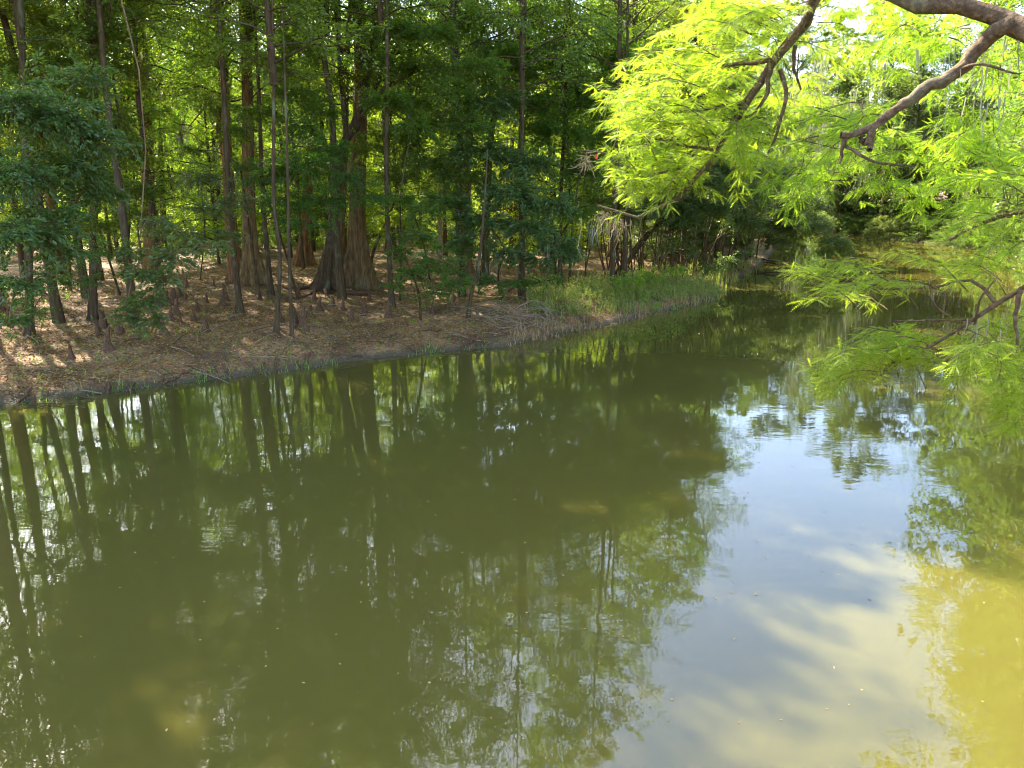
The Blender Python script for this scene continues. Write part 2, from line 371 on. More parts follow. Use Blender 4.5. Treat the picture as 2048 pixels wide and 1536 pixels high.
def moss_clumps(r, pts, L, mb, strands=16, wid=.02):
    """ragged hanging strands below each point"""
    pts = np.repeat(np.asarray(pts), strands, 0); n_ = len(pts)
    pts = pts + r.normal(size=(n_, 3))*np.array([.18, .18, .05])*L**.5
    l_ = L*r.uniform(.3, 1.1, n_); K = 5; k = np.linspace(0, 1, K)
    P = pts[:, None, :] + np.zeros((1, K, 1)); P[..., 2] -= l_[:, None]*k
    P[..., :2] += r.normal(size=(n_, K, 2))*.05*L*k[None, :, None]
    az = r.uniform(0, 6.28, n_); S = np.stack([np.cos(az), np.sin(az), az*0], -1)[:, None, :]*(wid*(1-k*.75))[None, :, None]
    V = np.stack([P-S, P+S], 2); idx = np.arange(n_*K*2).reshape(n_, K, 2)
    mb.add(V, np.stack([idx[:, :-1, 0], idx[:, :-1, 1], idx[:, 1:, 1], idx[:, 1:, 0]], -1).reshape(-1, 4))

def front_tree(name, label, pts, r_mid, flare=.0, flare_h=1.3, crownk='broad1', cz=8.5, csc=1., bark='bark', leaf='leaf', top=17, seed=0, forks=(), cat='tree', lobes=7, dY=None, moss=False, group=None):
    """pts: picture trace of the trunk from the base up; it stands at its own place on the ground"""
    g = ground_pt(*pts[0]); Y0 = g[1]
    path = [g] + [atY(u, v, Y0 + (dY or 0)*(i+1)) for i, (u, v) in enumerate(pts[1:])]
    last = path[-1]; d = nrm(path[-1]-path[-2]); d = nrm(d*.5 + np.array([0, 0, .8]))
    if last[2] < top: path.append(last + d*(top-last[2])*.5); path.append(path[-1]*1.0 + np.array([d[0]*.6, d[1]*.6, (top-last[2])*.5]))
    e = link(name, None, loc=g); e.empty_display_size = .3; tag(e, label, cat, group)
    mb = MB(); trunk_tube(mb, [p-g for p in path], [r_mid, r_mid*.92, r_mid*.7, r_mid*.35], flare, flare_h, seed=seed, lobes=lobes)
    for fk, rr in forks:
        fp = [atY(u, v, Y0+dy) - g for (u, v, dy) in fk]
        mb.add(*tubes(smooth_path(fp, 12)[None], np.linspace(rr, rr*.35, 12)[None], 7))
    link('trunk', mb.mesh('trunk', True), M[bark], e)
    if crownk:
        pth = smooth_path(path, 60); i = np.argmin(np.abs(pth[:, 2]-cz)); c = pth[i]-g
        if csc == 1.: csc = (1.1, 1.1, 1.35) if pts[0][0] < 800 else (.9, .9, .8)
        crown(e, crownk, tuple(c), rng.uniform(0, 6.28), csc, M[leaf], M['bark_dark'])
    if moss:
        r = np.random.default_rng(seed+50); mm = MB(); pth = smooth_path(path, 30)
        q = pth[(pth[:, 2] > 5) & (pth[:, 2] < 15)]; q = q[r.integers(0, len(q), 14)] - g + r.normal(size=(14, 3))*np.array([1.1, 1.1, .5])
        moss_clumps(r, q, 1.1, mm); tag(link('moss', mm.mesh('moss'), M['moss'], e), kind='stuff')
    return e
FT = [
 ('cypress_tree', 'stout brown trunk with flared base at the far left, behind the hanging leaves', [(118, 545), (100, 380), (80, 150), (68, 0)], .30, .35, dict(crownk='broad2', seed=1)),
 ('slender_tree', 'thin green stained tree nearest the water at the far left of the bank', [(60, 668), (57, 500), (48, 250), (40, 0)], .11, .06, dict(crownk='broad3', cz=9, csc=1.0001, bark='bark_dark', top=17, seed=2)),
 ('slender_tree', 'straight dark tree standing in the litter just left of the low hanging leafy branch', [(186, 640), (187, 500), (190, 250), (186, 0)], .13, .10, dict(crownk='broad2', cz=9, csc=1.05, bark='bark_dark', top=17, seed=3)),
 ('cypress_tree', 'tall thick brown trunk rising straight behind the hanging leafy branch', [(303, 560), (298, 400), (288, 160), (277, 0)], .32, .30, dict(crownk='broad1', seed=4, moss=True)),
 ('slender_tree', 'dark tree close behind the tall thick brown trunk, showing along its edge', [(332, 520), (325, 400), (318, 200), (322, 0)], .17, .1, dict(crownk='broad3', bark='bark_dark', seed=5)),
 ('slender_tree', 'crooked thin dark tree with a kinked foot on the pale leaf litter', [(262, 552), (253, 500), (258, 440), (250, 300), (262, 120), (255, 0)], .08, .05, dict(crownk='under2', cz=8, bark='bark_dark', top=13, seed=6)),
 ('slender_tree', 'dark wavy tree leaning toward the top with bends along its stem', [(372, 500), (362, 330), (368, 240), (390, 130), (402, 0)], .12, .08, dict(crownk='broad2', bark='bark_dark', seed=7)),
 ('cypress_tree', 'slim orange brown trunk bowing gently, just beside the flared straight trunk', [(470, 562), (458, 420), (450, 180), (440, 0)], .22, .25, dict(crownk='broad3', seed=8, bark='bark_red', forks=[([(452, 190, 0), (420, 205, .3), (385, 245, .6), (372, 262, .8)], .05)])),
 ('cypress_tree', 'straight tall trunk with a black flared foot beside the bowing orange trunk', [(507, 564), (498, 430), (495, 200), (489, 0)], .28, .62, dict(crownk='broad1', flare_h=2.0, seed=9, moss=True)),
 ('pale_tree', 'pale sunlit trunk deep in the wood behind the bowing orange brown one', [(440, 480), (437, 380), (432, 200), (430, 60)], .26, .2, dict(crownk='broad1', seed=10, bark='bark_pale')),
 ('sapling', 'thin dark sapling standing alone on the litter in front of two large trunks', [(552, 666), (560, 520), (548, 400), (548, 200), (545, 0)], .06, .05, dict(crownk='under2', cz=8, csc=1.01, bark='bark_dark', top=13, seed=11)),
 ('sapling', 'very thin sapling rising close to the twin knees on the leaf litter', [(584, 672), (578, 500), (575, 330), (567, 60)], .05, .03, dict(crownk=None, bark='bark_dark', top=10, seed=12)),
 ('cypress_tree', 'rusty red flared trunk leaning slightly, left of the forked tree', [(610, 530), (612, 440), (630, 220), (648, 40), (655, 0)], .27, .50, dict(crownk='broad3', flare_h=2.2, bark='bark_red', seed=13)),
 ('forked_tree', 'leaning tree that curves and forks into dark branches above its wide rooted base', [(652, 578), (668, 430), (680, 320), (700, 262), (722, 220)], .22, .50, dict(crownk='broad2', csc=1.02, flare_h=1.9, seed=14, bark='bark_dark', cz=9,
   forks=[([(694, 285, 0), (684, 180, 0), (676, 90, .2), (670, 0, .2)], .13), ([(716, 240, 0), (745, 208, -.2), (765, 180, -.4), (800, 160, -.6), (850, 133, -1)], .12), ([(735, 218, 0), (756, 165, .2), (788, 100, .4), (820, 30, .7)], .11)])),
 ('cypress_tree', 'narrow fluted trunk squeezed between the forked tree and the widest trunk', [(684, 556), (682, 460), (690, 330), (692, 180), (700, 0)], .15, .30, dict(crownk='broad3', flare_h=1.8, seed=15)),
 ('cypress_tree', 'widest trunk on the bank, its ribbed buttress spreading over exposed roots', [(716, 574), (714, 440), (716, 330), (721, 150), (716, 0)], .36, .80, dict(crownk='broad1', flare_h=2.3, seed=16, lobes=9, moss=True)),
 ('slender_tree', 'thin dark stem slanting up to the right behind the leafy bush', [(738, 560), (748, 500), (783, 418), (806, 320), (830, 200), (850, 60)], .07, .04, dict(crownk='under1', cz=8, bark='bark_dark', leaf='leaf', top=11, seed=17)),
 ('sapling', 'thin forked foot sapling leaning right at the bend of the bank', [(936, 638), (942, 590), (956, 535), (968, 420), (975, 300)], .06, .04, dict(crownk=None, bark='bark_dark', top=6, seed=18)),
 ('cypress_tree', 'tall trunk showing through a gap high in the dense foliage at mid bank', [(930, 545), (932, 400), (938, 260), (945, 130), (952, 0)], .25, .35, dict(crownk='broad1', seed=19, forks=[([(950, 160, 0), (962, 90, 0), (964, 0, 0)], .1)])),
 ('pale_tree', 'slim pale trunk seen high up behind the forked tree branches', [(880, 520), (882, 300), (886, 90), (884, 0)], .14, .1, dict(crownk='broad3', seed=20, bark='bark_pale')),
 ('branching_tree', 'tree with long ascending dark limbs and hanging moss above the dense foliage', [(970, 560), (975, 380), (984, 250), (1008, 160), (1030, 110)], .17, .2, dict(crownk='broad2', seed=21, bark='bark_dark', cz=9.5, moss=True,
   forks=[([(990, 225, 0), (1015, 150, .3), (1050, 100, .5), (1100, 92, .8), (1150, 120, 1)], .07), ([(1020, 130, 0), (1045, 60, .2), (1062, 0, .3)], .08), ([(975, 200, 0), (1000, 140, .2), (1060, 60, .5), (1110, 20, .8)], .06)])),
 ('cypress_tree', 'dark flared trunk in shadow behind the reedy corner of the bank', [(1030, 525), (1034, 430), (1046, 250), (1060, 0)], .24, .45, dict(crownk='broad3', seed=22, bark='bark_dark')),
 ('leaning_tree', 'bare grey tree leaning far over to the right from the reedy bank', [(1236, 548), (1290, 475), (1345, 425), (1400, 385), (1450, 345)], .17, .1, dict(crownk=None, top=1, seed=23, bark='bark_dark')),
]
for (nm, lab, pts, rm, fl, kw) in FT: front_tree(nm, lab, pts, rm, fl, **kw)

def sapling_bush(name, label, base, blobs, leaf='leaf', leafL=.1, dens=1.0, bark='bark_dark', stem=.05, stems=None, hexa=False, cat='shrub', flat=.7, seed=0, group=None, base3=None, moss=None, droop=.3, tw=7, via=None):
    """a small tree or shrub: stem(s) from the ground and branches out to leafy masses. blobs: (u, v, radius px, Y)"""
    r = np.random.default_rng(seed+900); g = np.array(base3) if base3 is not None else ground_pt(*base)
    e = link(name, None, loc=g); tag(e, label, cat, group)
    mw = MB(); ml = MB(); cs = []
    for (u, v, rp, Y) in blobs:
        c = atY(u, v, Y); rad = rp/F*np.linalg.norm(c-np.array([0, 0, CAM_H])); cs.append((c, rad))
    C = np.array([c for c, _ in cs])
    top = C[np.argmax(C[:, 2])]
    order = np.argsort(np.linalg.norm(C-g, axis=1)); joined = []
    for oi_ in order:
        c, rad = cs[oi_]
        if not joined:
            P = smooth_path([g, g+(c-g)*np.array([.3, .3, .5])+r.normal(size=3)*.12, c] if via is None else [g]+list(via)+[c], 14); mw.add(*tubes(P[None], np.linspace(stem, stem*.6, 14)[None], 7))
            joined += [(p, stem*.75) for p in P[5:]]
        else:
            q, sr = min(joined, key=lambda t_: np.linalg.norm(t_[0]-c) + .6*max(0, t_[0][2]-c[2]))
            P = smooth_path([q, (q+c)/2+np.array([0, 0, .12*np.linalg.norm(c-q)])+r.normal(size=3)*.08*rad, c], 10)
            mw.add(*tubes(P[None], np.linspace(sr*.75, max(sr*.4, .006), 10)[None], 6)); joined += [(p, max(sr*.6, .009)) for p in P[4:]]
        n_ = max(14, int(tw*rad*rad*dens*6.5)+14)
        dr = nrm(r.normal(size=(n_, 3))*np.array([1, 1, .65])); rr = r.uniform(.1, .9, n_)**.6
        S = c + dr*(rad*rr)[:, None]*np.array([1, 1, .8]) - dr*(.3*rad)
        D = dr*np.array([1, 1, .45]) + r.normal(size=(n_, 3))*.3
        L = np.clip(rad*r.uniform(.45, .75, n_), .25, 1.1)
        mm = int(np.clip(52*(np.median(L)/.7)*(.1/leafL)**1.1, 10, 80))
        sprays(r, S, D, L, mm, leafL, droop=droop, flat=flat, hexa=hexa, mbL=ml, mbT=mw, twr=.006)
    for sp_ in (stems or []):
        P = [ground_pt(*sp_[0]) if len(sp_[0]) == 2 else atY(*sp_[0])] ; Yb = P[0][1]
        P += [atY(u, v, Yb+.3*i) for i, (u, v) in enumerate(sp_[1:])]
        P[0][2] -= .1
        mw.add(*tubes(smooth_path(P, 9)[None], np.linspace(stem*.9, stem*.5, 9)[None], 6))
    link('trunk', mw.mesh('trunk', True, g), M[bark], e)
    link('crown', ml.mesh('crown', False, g), M[leaf], e)
    if moss:
        mm_ = MB(); q = C[r.integers(0, len(C), moss)] + r.normal(size=(moss, 3))*.6; moss_clumps(r, q-g, 1.0, mm_, 12, .012); tag(link('moss', mm_.mesh('moss'), M['moss'], e), kind='stuff')
    return e
for i, (x, y, sc_) in enumerate([(-19.5, 21.5, 1.1), (-25, 19.5, 1.2), (-31, 26, 1.3), (-18.5, 17.2, 1.0), (-23, 27, 1.2), (-17, 23.2, 1.15), (-21, 31, 1.3)]):
    z = float(height(x, y)); e = link('bank_tree', None, loc=(x, y, z)); tag(e, 'tall leafy tree on the bank beyond the left edge, mirrored in the river', 'tree', 'tall trees beyond the left edge')
    m_ = MB(); trunk_tube(m_, [np.zeros(3), np.array([.2, .1, 5.]), np.array([.1, .3, 10.])], [.28, .24, .18], .3, 1.5, seed=200+i); link('trunk', m_.mesh('trunk', True), M['bark'], e)
    crown(e, ['broad1', 'broad2', 'broad3'][i % 3], (0, .3, 7.), i*1.3, (sc_, sc_, sc_*1.15), M['leaf'], M['bark_dark'])
# --- layered understory along the near bank
SB = [
 ('sapling_tree', 'layered dark green young tree spreading its leaves before the rusty red trunk', (596, 600), [(600, 330, 70, 26), (560, 400, 45, 25), (640, 400, 60, 25.5), (520, 350, 40, 26), (690, 350, 45, 26), (650, 300, 50, 27), (600, 250, 50, 28), (740, 390, 40, 26), (575, 440, 30, 24.5), (640, 450, 25, 24.5)], dict(leaf='leaf_dark', leafL=.10, seed=1, flat=.8, dens=1.3)),
 ('leafy_bush', 'dark bush with leaves hanging low over the litter beside the widest trunk', (842, 640), [(840, 470, 48, 25), (880, 520, 50, 24.5), (820, 540, 40, 24.5), (870, 585, 36, 24), (915, 560, 34, 24), (800, 500, 30, 25), (850, 420, 40, 25.5), (790, 570, 22, 24)], dict(leaf='leaf_dark', leafL=.10, seed=2, flat=.8, dens=1.3)),
 ('understory_tree', 'bushy tree with a dark leafy mass in the middle of the bank', (860, 560), [(800, 270, 60, 31), (860, 320, 70, 30), (790, 350, 50, 30), (880, 400, 50, 29), (930, 350, 60, 30), (740, 290, 45, 31), (820, 200, 55, 32), (890, 240, 60, 32), (760, 130, 50, 33), (850, 130, 60, 33)], dict(leaf='leaf', leafL=.11, seed=3, dens=1.0)),
 ('understory_tree', 'bluish leaved tree hanging its boughs out over the reedy corner', (1000, 590), [(960, 300, 60, 30), (1020, 380, 60, 29.5), (960, 440, 55, 29), (1060, 450, 55, 29), (1120, 490, 42, 28.5), (1010, 500, 40, 28.5), (1080, 520, 36, 28.5), (1150, 510, 28, 28.3), (930, 480, 36, 28.6), (1060, 320, 60, 31), (980, 200, 60, 31), (1100, 400, 50, 30), (900, 400, 40, 29)], dict(leaf='leaf_blue', leafL=.14, seed=4, dens=1.25, moss=5, hexa=True)),
 ('understory_tree', 'tall screen of small leaves above the reedy bank', (1110, 560), [(1050, 200, 75, 35), (1120, 260, 75, 35), (1180, 180, 75, 36), (1100, 100, 75, 36), (1180, 330, 70, 35), (1240, 260, 70, 37), (1000, 100, 70, 36), (1080, 20, 70, 37), (1180, 60, 75, 37), (940, 40, 70, 36), (1260, 120, 75, 38), (1150, 420, 50, 34)], dict(leaf='leaf', leafL=.11, seed=5, dens=1.1, moss=14, stem=.08)),
 ('understory_tree', 'very dark dense tree filling the corner behind the bright cypress spray', (1290, 520), [(1290, 60, 75, 43), (1350, 130, 75, 44), (1280, 180, 70, 43), (1250, 20, 60, 42), (1370, 30, 75, 45), (1330, 250, 75, 43), (1260, 330, 65, 42), (1400, 210, 75, 45), (1450, 130, 60, 46), (1340, 340, 60, 43), (1200, 400, 50, 40)], dict(leaf='leaf_blue', leafL=.14, seed=6, dens=1.1, stem=.09)),
 ('thicket_shrub', 'rounded dark dome of leaves over many bare leaning stems beside the grass', (1390, 545), [(1390, 350, 60, 41), (1450, 330, 60, 43), (1330, 400, 45, 40), (1420, 410, 50, 41), (1490, 380, 55, 44), (1480, 440, 40, 43), (1370, 440, 30, 40), (1540, 340, 60, 47), (1270, 420, 40, 39)],
   dict(leaf='leaf_blue', leafL=.13, seed=7, dens=1.3, stem=.05, stems=[[(1300, 562), (1318, 500), (1330, 430)], [(1262, 560), (1262, 480), (1240, 400)], [(1345, 555), (1350, 480), (1375, 400)], [(1362, 556), (1390, 480), (1412, 400)], [(1385, 552), (1392, 470), (1402, 390)], [(1430, 545), (1440, 480), (1452, 420)], [(1282, 560), (1286, 470), (1290, 380)], [(1408, 550), (1410, 470), (1430, 390)], [(1220, 556), (1206, 470), (1200, 400)], [(1325, 556), (1340, 460), (1340, 380)], [(1455, 542), (1470, 480), (1500, 420)], [(1240, 552), (1230, 460), (1225, 380)]])),
 ('overhanging_shrub', 'dark shrub arching far out over the water where the river bends', (1500, 515), [(1560, 400, 60, 52), (1610, 400, 45, 52), (1530, 440, 45, 51), (1600, 450, 35, 50), (1500, 420, 40, 52), (1580, 340, 50, 55), (1640, 440, 28, 49), (1550, 480, 26, 50), (1480, 480, 25, 50)],
   dict(leaf='leaf_blue', leafL=.15, seed=8, dens=1.3, stem=.07, stems=[[(1470, 530), (1480, 470), (1500, 410)], [(1490, 525), (1510, 470), (1530, 420)], [(1512, 518), (1520, 470), (1545, 410)]])),
 ('leafy_bush', 'light bush of small round leaves dangling over the brown water at the bend', (1560, 500), [(1640, 450, 30, 46), (1670, 480, 28, 45), (1620, 430, 25, 47), (1690, 500, 18, 45), (1650, 500, 20, 45)], dict(leaf='leaf_far', leafL=.13, seed=9, dens=1.2, stem=.03)),
 ('understory_tree', 'bright green small tree low behind the widest trunk', (770, 500), [(775, 430, 26, 38), (800, 440, 22, 38), (760, 460, 18, 37), (810, 400, 22, 39)], dict(leaf='leaf_lime', leafL=.12, seed=10)),
 ('sapling', 'low feathery sapling spreading its leaves at the foot of the thin tree far left', (60, 672), [(75, 620, 26, 21), (110, 560, 35, 22), (50, 600, 22, 21), (160, 560, 36, 22.5), (180, 500, 36, 23)], dict(leaf='leaf_dark', leafL=.08, seed=11, flat=.85, stem=.02)),
 ('understory_tree', 'leafy young tree filling the shade under the tall thick brown trunk', (400, 560), [(420, 420, 45, 23.5), (350, 460, 40, 22.5), (460, 470, 32, 23), (400, 350, 45, 25), (470, 400, 40, 24.5), (390, 480, 36, 22)], dict(leaf='leaf_blue', leafL=.10, seed=12, flat=.75, dens=1.2, stem=.03)),
 ('understory_tree', 'dense leafy tree covering the upper left of the wood', (140, 570), [(60, 130, 80, 25), (160, 60, 80, 27), (140, 190, 70, 26), (230, 130, 60, 28), (60, 270, 70, 25), (240, 240, 50, 27), (30, 20, 70, 26), (240, 20, 50, 29)], dict(leaf='leaf', leafL=.10, seed=13, dens=1.0, stem=.08)),
 ('leafy_bush', 'broad leaved bush rising in front of the dark trunks at upper mid left', (240, 590), [(250, 300, 55, 27), (200, 360, 50, 26), (290, 380, 40, 26), (150, 300, 50, 27), (250, 430, 40, 25.5), (180, 450, 40, 25)], dict(leaf='leaf', leafL=.12, dens=1.5, seed=30)),
 ('understory_tree', 'leafy tree screening the trunks high up left of the forked tree', (520, 600), [(520, 220, 45, 29), (470, 260, 40, 29), (590, 180, 50, 29), (540, 120, 45, 30), (640, 220, 40, 29), (480, 330, 34, 28), (600, 90, 45, 30), (420, 200, 36, 29), (390, 300, 34, 28)], dict(leaf='leaf', leafL=.11, seed=31, dens=1.3)),
 ('leafy_bush', 'low dense bush hiding the ground behind the brush pile', (1000, 600), [(960, 560, 34, 28), (1010, 570, 34, 28), (900, 540, 34, 28), (1050, 560, 30, 29), (1100, 560, 30, 30), (930, 500, 36, 28.5)], dict(leaf='leaf_dark', leafL=.10, seed=32)),
 ('understory_tree', 'leafy tree filling the middle distance right of the widest trunk', (800, 600), [(770, 200, 50, 29), (800, 400, 36, 28), (830, 250, 50, 29), (900, 180, 50, 29.5), (860, 60, 50, 30), (780, 60, 45, 30), (940, 250, 50, 29.5), (960, 130, 50, 30)], dict(leaf='leaf', leafL=.12, dens=1.5, seed=33)),
 ('leafy_bush', 'small rounded bush among the reeds below the leaning tree', (1290, 590), [(1270, 555, 26, 33), (1310, 548, 24, 34), (1240, 562, 22, 33), (1350, 540, 24, 36)], dict(leaf='leaf_lime', leafL=.10, seed=34, stem=.02)),
 ('leafy_bush', 'pale green bush at the water edge beyond the reeds', (1470, 540), [(1450, 520, 26, 42), (1490, 505, 24, 45), (1420, 535, 22, 40)], dict(leaf='leaf_far', leafL=.12, seed=35, stem=.02)),
]
r = np.random.default_rng(123); TH = [q for q in SB if q[0] == 'thicket_shrub'][0][4]['stems']
for i in range(46):
    u = r.uniform(1165, 1500); v = 566-(u-1165)*.075+r.uniform(-22, 6); a = r.normal()*14
    TH.append([(u, v), (u+a+r.normal()*6, v-r.uniform(50, 80)), (u+a*2.2+8, v-r.uniform(110, 170))])
for (nm, lab, base, bl, kw) in SB: sapling_bush(nm, lab, base, bl, **kw)
# the bough of large glossy leaves reaching in from a tree beyond the left edge
sapling_bush('overhanging_tree', 'glossy bluish leaved tree reaching its pale twigs in from the left edge', None,
  [(20, 200, 90, 15.5), (110, 230, 80, 16), (30, 340, 80, 15), (130, 330, 70, 16), (200, 270, 60, 16.5), (40, 460, 75, 14.5), (110, 430, 60, 15.5), (40, 560, 45, 14.5), (200, 380, 50, 16.5), (20, 640, 22, 14.5), (120, 500, 45, 15), (170, 150, 50, 17)],
  leaf='leaf_blue', leafL=.10, hexa=True, seed=20, bark='bark', stem=.05, base3=(-15.5, 17.6, .35), dens=1.5, cat='tree', tw=9)
sapling_bush('overhanging_tree', 'tree whose drooping leafy bough dangles low over the litter, pale twigs showing', None,
  [(285, 600, 40, 16), (300, 640, 18, 15.8), (290, 540, 45, 16.2), (350, 505, 42, 16.5), (420, 490, 34, 17), (260, 500, 30, 16), (330, 560, 26, 16), (310, 440, 30, 17), (250, 630, 16, 15.8)],
  leaf='leaf_blue', leafL=.10, hexa=True, seed=21, bark='bark', stem=.02, base3=(-14.2, 19.6, .4), dens=1.5, cat='tree', tw=9, droop=.5, via=[np.array([-14.8, 19.2, 5.]), atY(60, -160, 18.4), atY(190, -110, 17.6), atY(262, 60, 16.9), atY(286, 230, 16.5), atY(290, 400, 16.2)])
# ------------------------------------------------------------------ woods behind
PLACED = []
def try_place(x, y, dmin):
    for q in PLACED:
        if (q[0]-x)**2+(q[1]-y)**2 < dmin*dmin: return False
    PLACED.append((x, y)); return True
def simple_trunk(name, seed, H, r0, flare):
    mb = MB(); r = np.random.default_rng(seed)
    p = [np.array([0, 0, 0.])] + [np.array([r.normal()*.018*z, r.normal()*.018*z, z]) for z in np.linspace(H*.3, H, 4)]
    trunk_tube(mb, p, [r0, r0*.85, r0*.65, r0*.4], flare, 1.6, seed=seed, sides=12, K=14)
    return mb.mesh(name, True)
TR = [simple_trunk('trunk_mesh', 40+i, 9, .17+.05*i, .25+.08*i) for i in range(3)]
TS = [simple_trunk('slim_trunk_mesh', 50+i, 5, .06+.02*i, .05) for i in range(2)]
def wood_tree(name, label, cat, group, x, y, tk, ck, cz, sc, leaf, bark, mossy=False):
    z = float(height(x, y)); e = link(name, None, loc=(x, y, z)); tag(e, label, cat, group)
    e.rotation_euler = (0, 0, rng.uniform(0, 6.28)); e.scale = (sc, sc, sc*rng.uniform(.9, 1.1))
    t_ = link('trunk', tk, None, e)
    if not t_.data.materials: t_.data.materials.append(M['bark'])
    t_.material_slots[0].link = 'OBJECT'; t_.material_slots[0].material = M[bark]
    c = crown(e, ck, (0, 0, cz), rng.uniform(0, 6.28), 1, M[leaf], M['bark_dark'])
    if mossy: tag(link('moss', MOSSM[int(rng.integers(0, 2))], M['moss'], e, (0, 0, cz-1)), kind='stuff')
    return e
MOSSM = []
for s_ in (1, 2):
    r = np.random.default_rng(s_); mm = MB(); n_ = 50
    a = r.uniform(0, 6.28, n_); rr = r.uniform(1.5, 4.6, n_); q = np.stack([np.cos(a)*rr, np.sin(a)*rr, r.uniform(2, 12, n_)], -1)
    moss_clumps(r, q, 1.8, mm, 12, .05); MOSSM.append(mm.mesh('moss_mesh'))
for (nm, lab, pts, *_r) in FT:
    g = ground_pt(*pts[0]); PLACED.append((g[0], g[1]))
TALL = [simple_trunk('tall_trunk_mesh', 70+i, 14, .10+.03*i, .08) for i in range(3)]
NC = [(2.2, 35.5, 1.15), (.4, 31.8, 1.1), (-2.2, 33.4, 1.15), (4.4, 33.8, 1.0), (5.6, 38.5, .95), (9.4, 42.5, .85), (12.6, 48, .8), (7.5, 45, 1.0)]
NB = [(-9.8, 27.5, .72), (-13.5, 29.5, .95), (-17.2, 31, .93), (-4.6, 29.2, .68), (-12.2, 24.6, .75), (-15.8, 26.5, .93), (-10.2, 32.5, .9), (-19.6, 28, 1.0), (-7, 31.5, .75)]
for i, (x, y, sz_) in enumerate(NB):
    PLACED.append((x, y)); z = float(height(x, y)); e = link('slim_tree', None, loc=(x, y, z)); tag(e, 'tall slim dark tree standing among the big trunks near the water', 'tree', 'tall slim trees among the big trunks')
    t_ = link('trunk', TALL[i % 3], None, e); 
    if not t_.data.materials: t_.data.materials.append(M['bark_dark'])
    crown(e, ['broad2', 'broad1', 'broad3'][i % 3], (0, 0, 10), i*.9, (.95, .95, sz_), M['leaf'], M['bark_dark'])
for i, (x, y, sz_) in enumerate(NC):
    PLACED.append((x, y)); z = float(height(x, y)); e = link('slim_tree', None, loc=(x, y, z)); tag(e, 'tall slim tree rising out of the dense foliage behind the reedy bank', 'tree', 'tall slim trees behind the reedy bank')
    link('trunk', TALL[i % 3], None, e); crown(e, ['broad3', 'broad1', 'broad2'][i % 3], (0, 0, 7.5), i*1.7, (.95, .95, sz_), M['leaf'], M['bark_dark'])
cnt = 0
for _ in range(3000):
    y = rng.uniform(34, 62); x = rng.uniform(-44, 4)
    if abs(x) > y*.75+4 or not try_place(x, y, 2.4): continue
    z = float(height(x, y)); e = link('slim_tree', None, loc=(x, y, z), rz=rng.uniform(0, 6)); e.rotation_euler = (rng.normal()*.03, rng.normal()*.05, rng.uniform(0, 6)); tag(e, 'slender dark pole of a tree standing back among the trunks', 'tree', 'slender trees standing back in the wood')
    t_ = link('trunk', TALL[int(rng.integers(0, 3))], None, e)
    if not t_.data.materials: t_.data.materials.append(M['bark_dark'])
    crown(e, ['under1', 'under2'][int(rng.integers(0, 2))], (0, 0, rng.uniform(8, 11)), 0, .85, M['leaf'], M['bark_dark']); cnt += 1
    if cnt >= 24: break
cnt = 0
for _ in range(6000):                      # tall trees of the wood behind the first row
    y = rng.uniform(36, 112); x = rng.uniform(-80, 26)
    if abs(x) > y*.78+6 or float(shore_dist(np.array([x]), np.array([y]))[0]) < 5: continue
    if (44 < y < 88 and x < 4+(y-44)*.2) or rng.uniform() < (.8 if y < 50 else 0): continue      # the sunny opening
    if not try_place(x, y, 4.6): continue
    k = ['broad1', 'broad2', 'broad3', 'cyp1'][int(rng.integers(0, 4))]
    wood_tree('wood_tree', 'tall brown trunked tree of the wood standing behind the front row of trunks', 'tree', 'tall trees deeper in the wood', x, y, TR[int(rng.integers(0, 3))], k, 7, rng.uniform(.85, 1.1), 'leaf', ['bark', 'bark_dark', 'bark_red'][int(rng.integers(0, 3))])
    cnt += 1
    if cnt >= 90: break
cnt = 0
for _ in range(6000):                      # small sunny trees
    y = rng.uniform(43, 92); x = rng.uniform(-68, 22)
    if abs(x) > y*.75+4 or float(shore_dist(np.array([x]), np.array([y]))[0]) < 6: continue
    if not try_place(x, y, 3.1): continue
    wood_tree('understory_tree', 'small sunlit yellow green tree glowing between the trunks deeper in the wood', 'tree', 'small sunlit trees deeper in the wood', x, y, TS[int(rng.integers(0, 2))], ['under1', 'under2'][int(rng.integers(0, 2))], rng.uniform(.3, 2.4), rng.uniform(.8, 1.6), ['leaf_lime', 'leaf_lime', 'leaf_lime'][int(rng.integers(0, 3))], 'bark_dark')
    cnt += 1
    if cnt >= 125: break
cnt = 0
for _ in range(6000):                      # darker young trees close behind the first row
    y = rng.uniform(27, 46); x = rng.uniform(-32, 14)
    if abs(x) > y*.75+4 or float(shore_dist(np.array([x]), np.array([y]))[0]) < 5 or not try_place(x, y, 2.6): continue
    wood_tree('young_tree', 'slim shaded young tree growing among the first trunks of the wood', 'tree', 'shaded young trees among the trunks', x, y, TS[int(rng.integers(0, 2))], ['under1', 'under2'][int(rng.integers(0, 2))], rng.uniform(2.4, 4.5), rng.uniform(.7, 1.0), 'leaf', 'bark_dark'); cnt += 1
    if cnt >= 10: break
cnt = 0
for _ in range(6000):                      # the back of the wood
    y = rng.uniform(95, 140); x = rng.uniform(-100, 8)
    if abs(x) > y*.75+8 or float(shore_dist(np.array([x]), np.array([y]))[0]) < 4 or not try_place(x, y, 5): continue
    wood_tree('distant_tree', 'distant pale green tree closing off the view at the back of the wood', 'tree', 'distant trees at the back of the wood', x, y, TR[0], ['far1', 'far2'][int(rng.integers(0, 2))], .5, rng.uniform(.9, 1.1), 'leaf_far', 'bark'); cnt += 1
    if cnt >= 60: break
cnt = 0
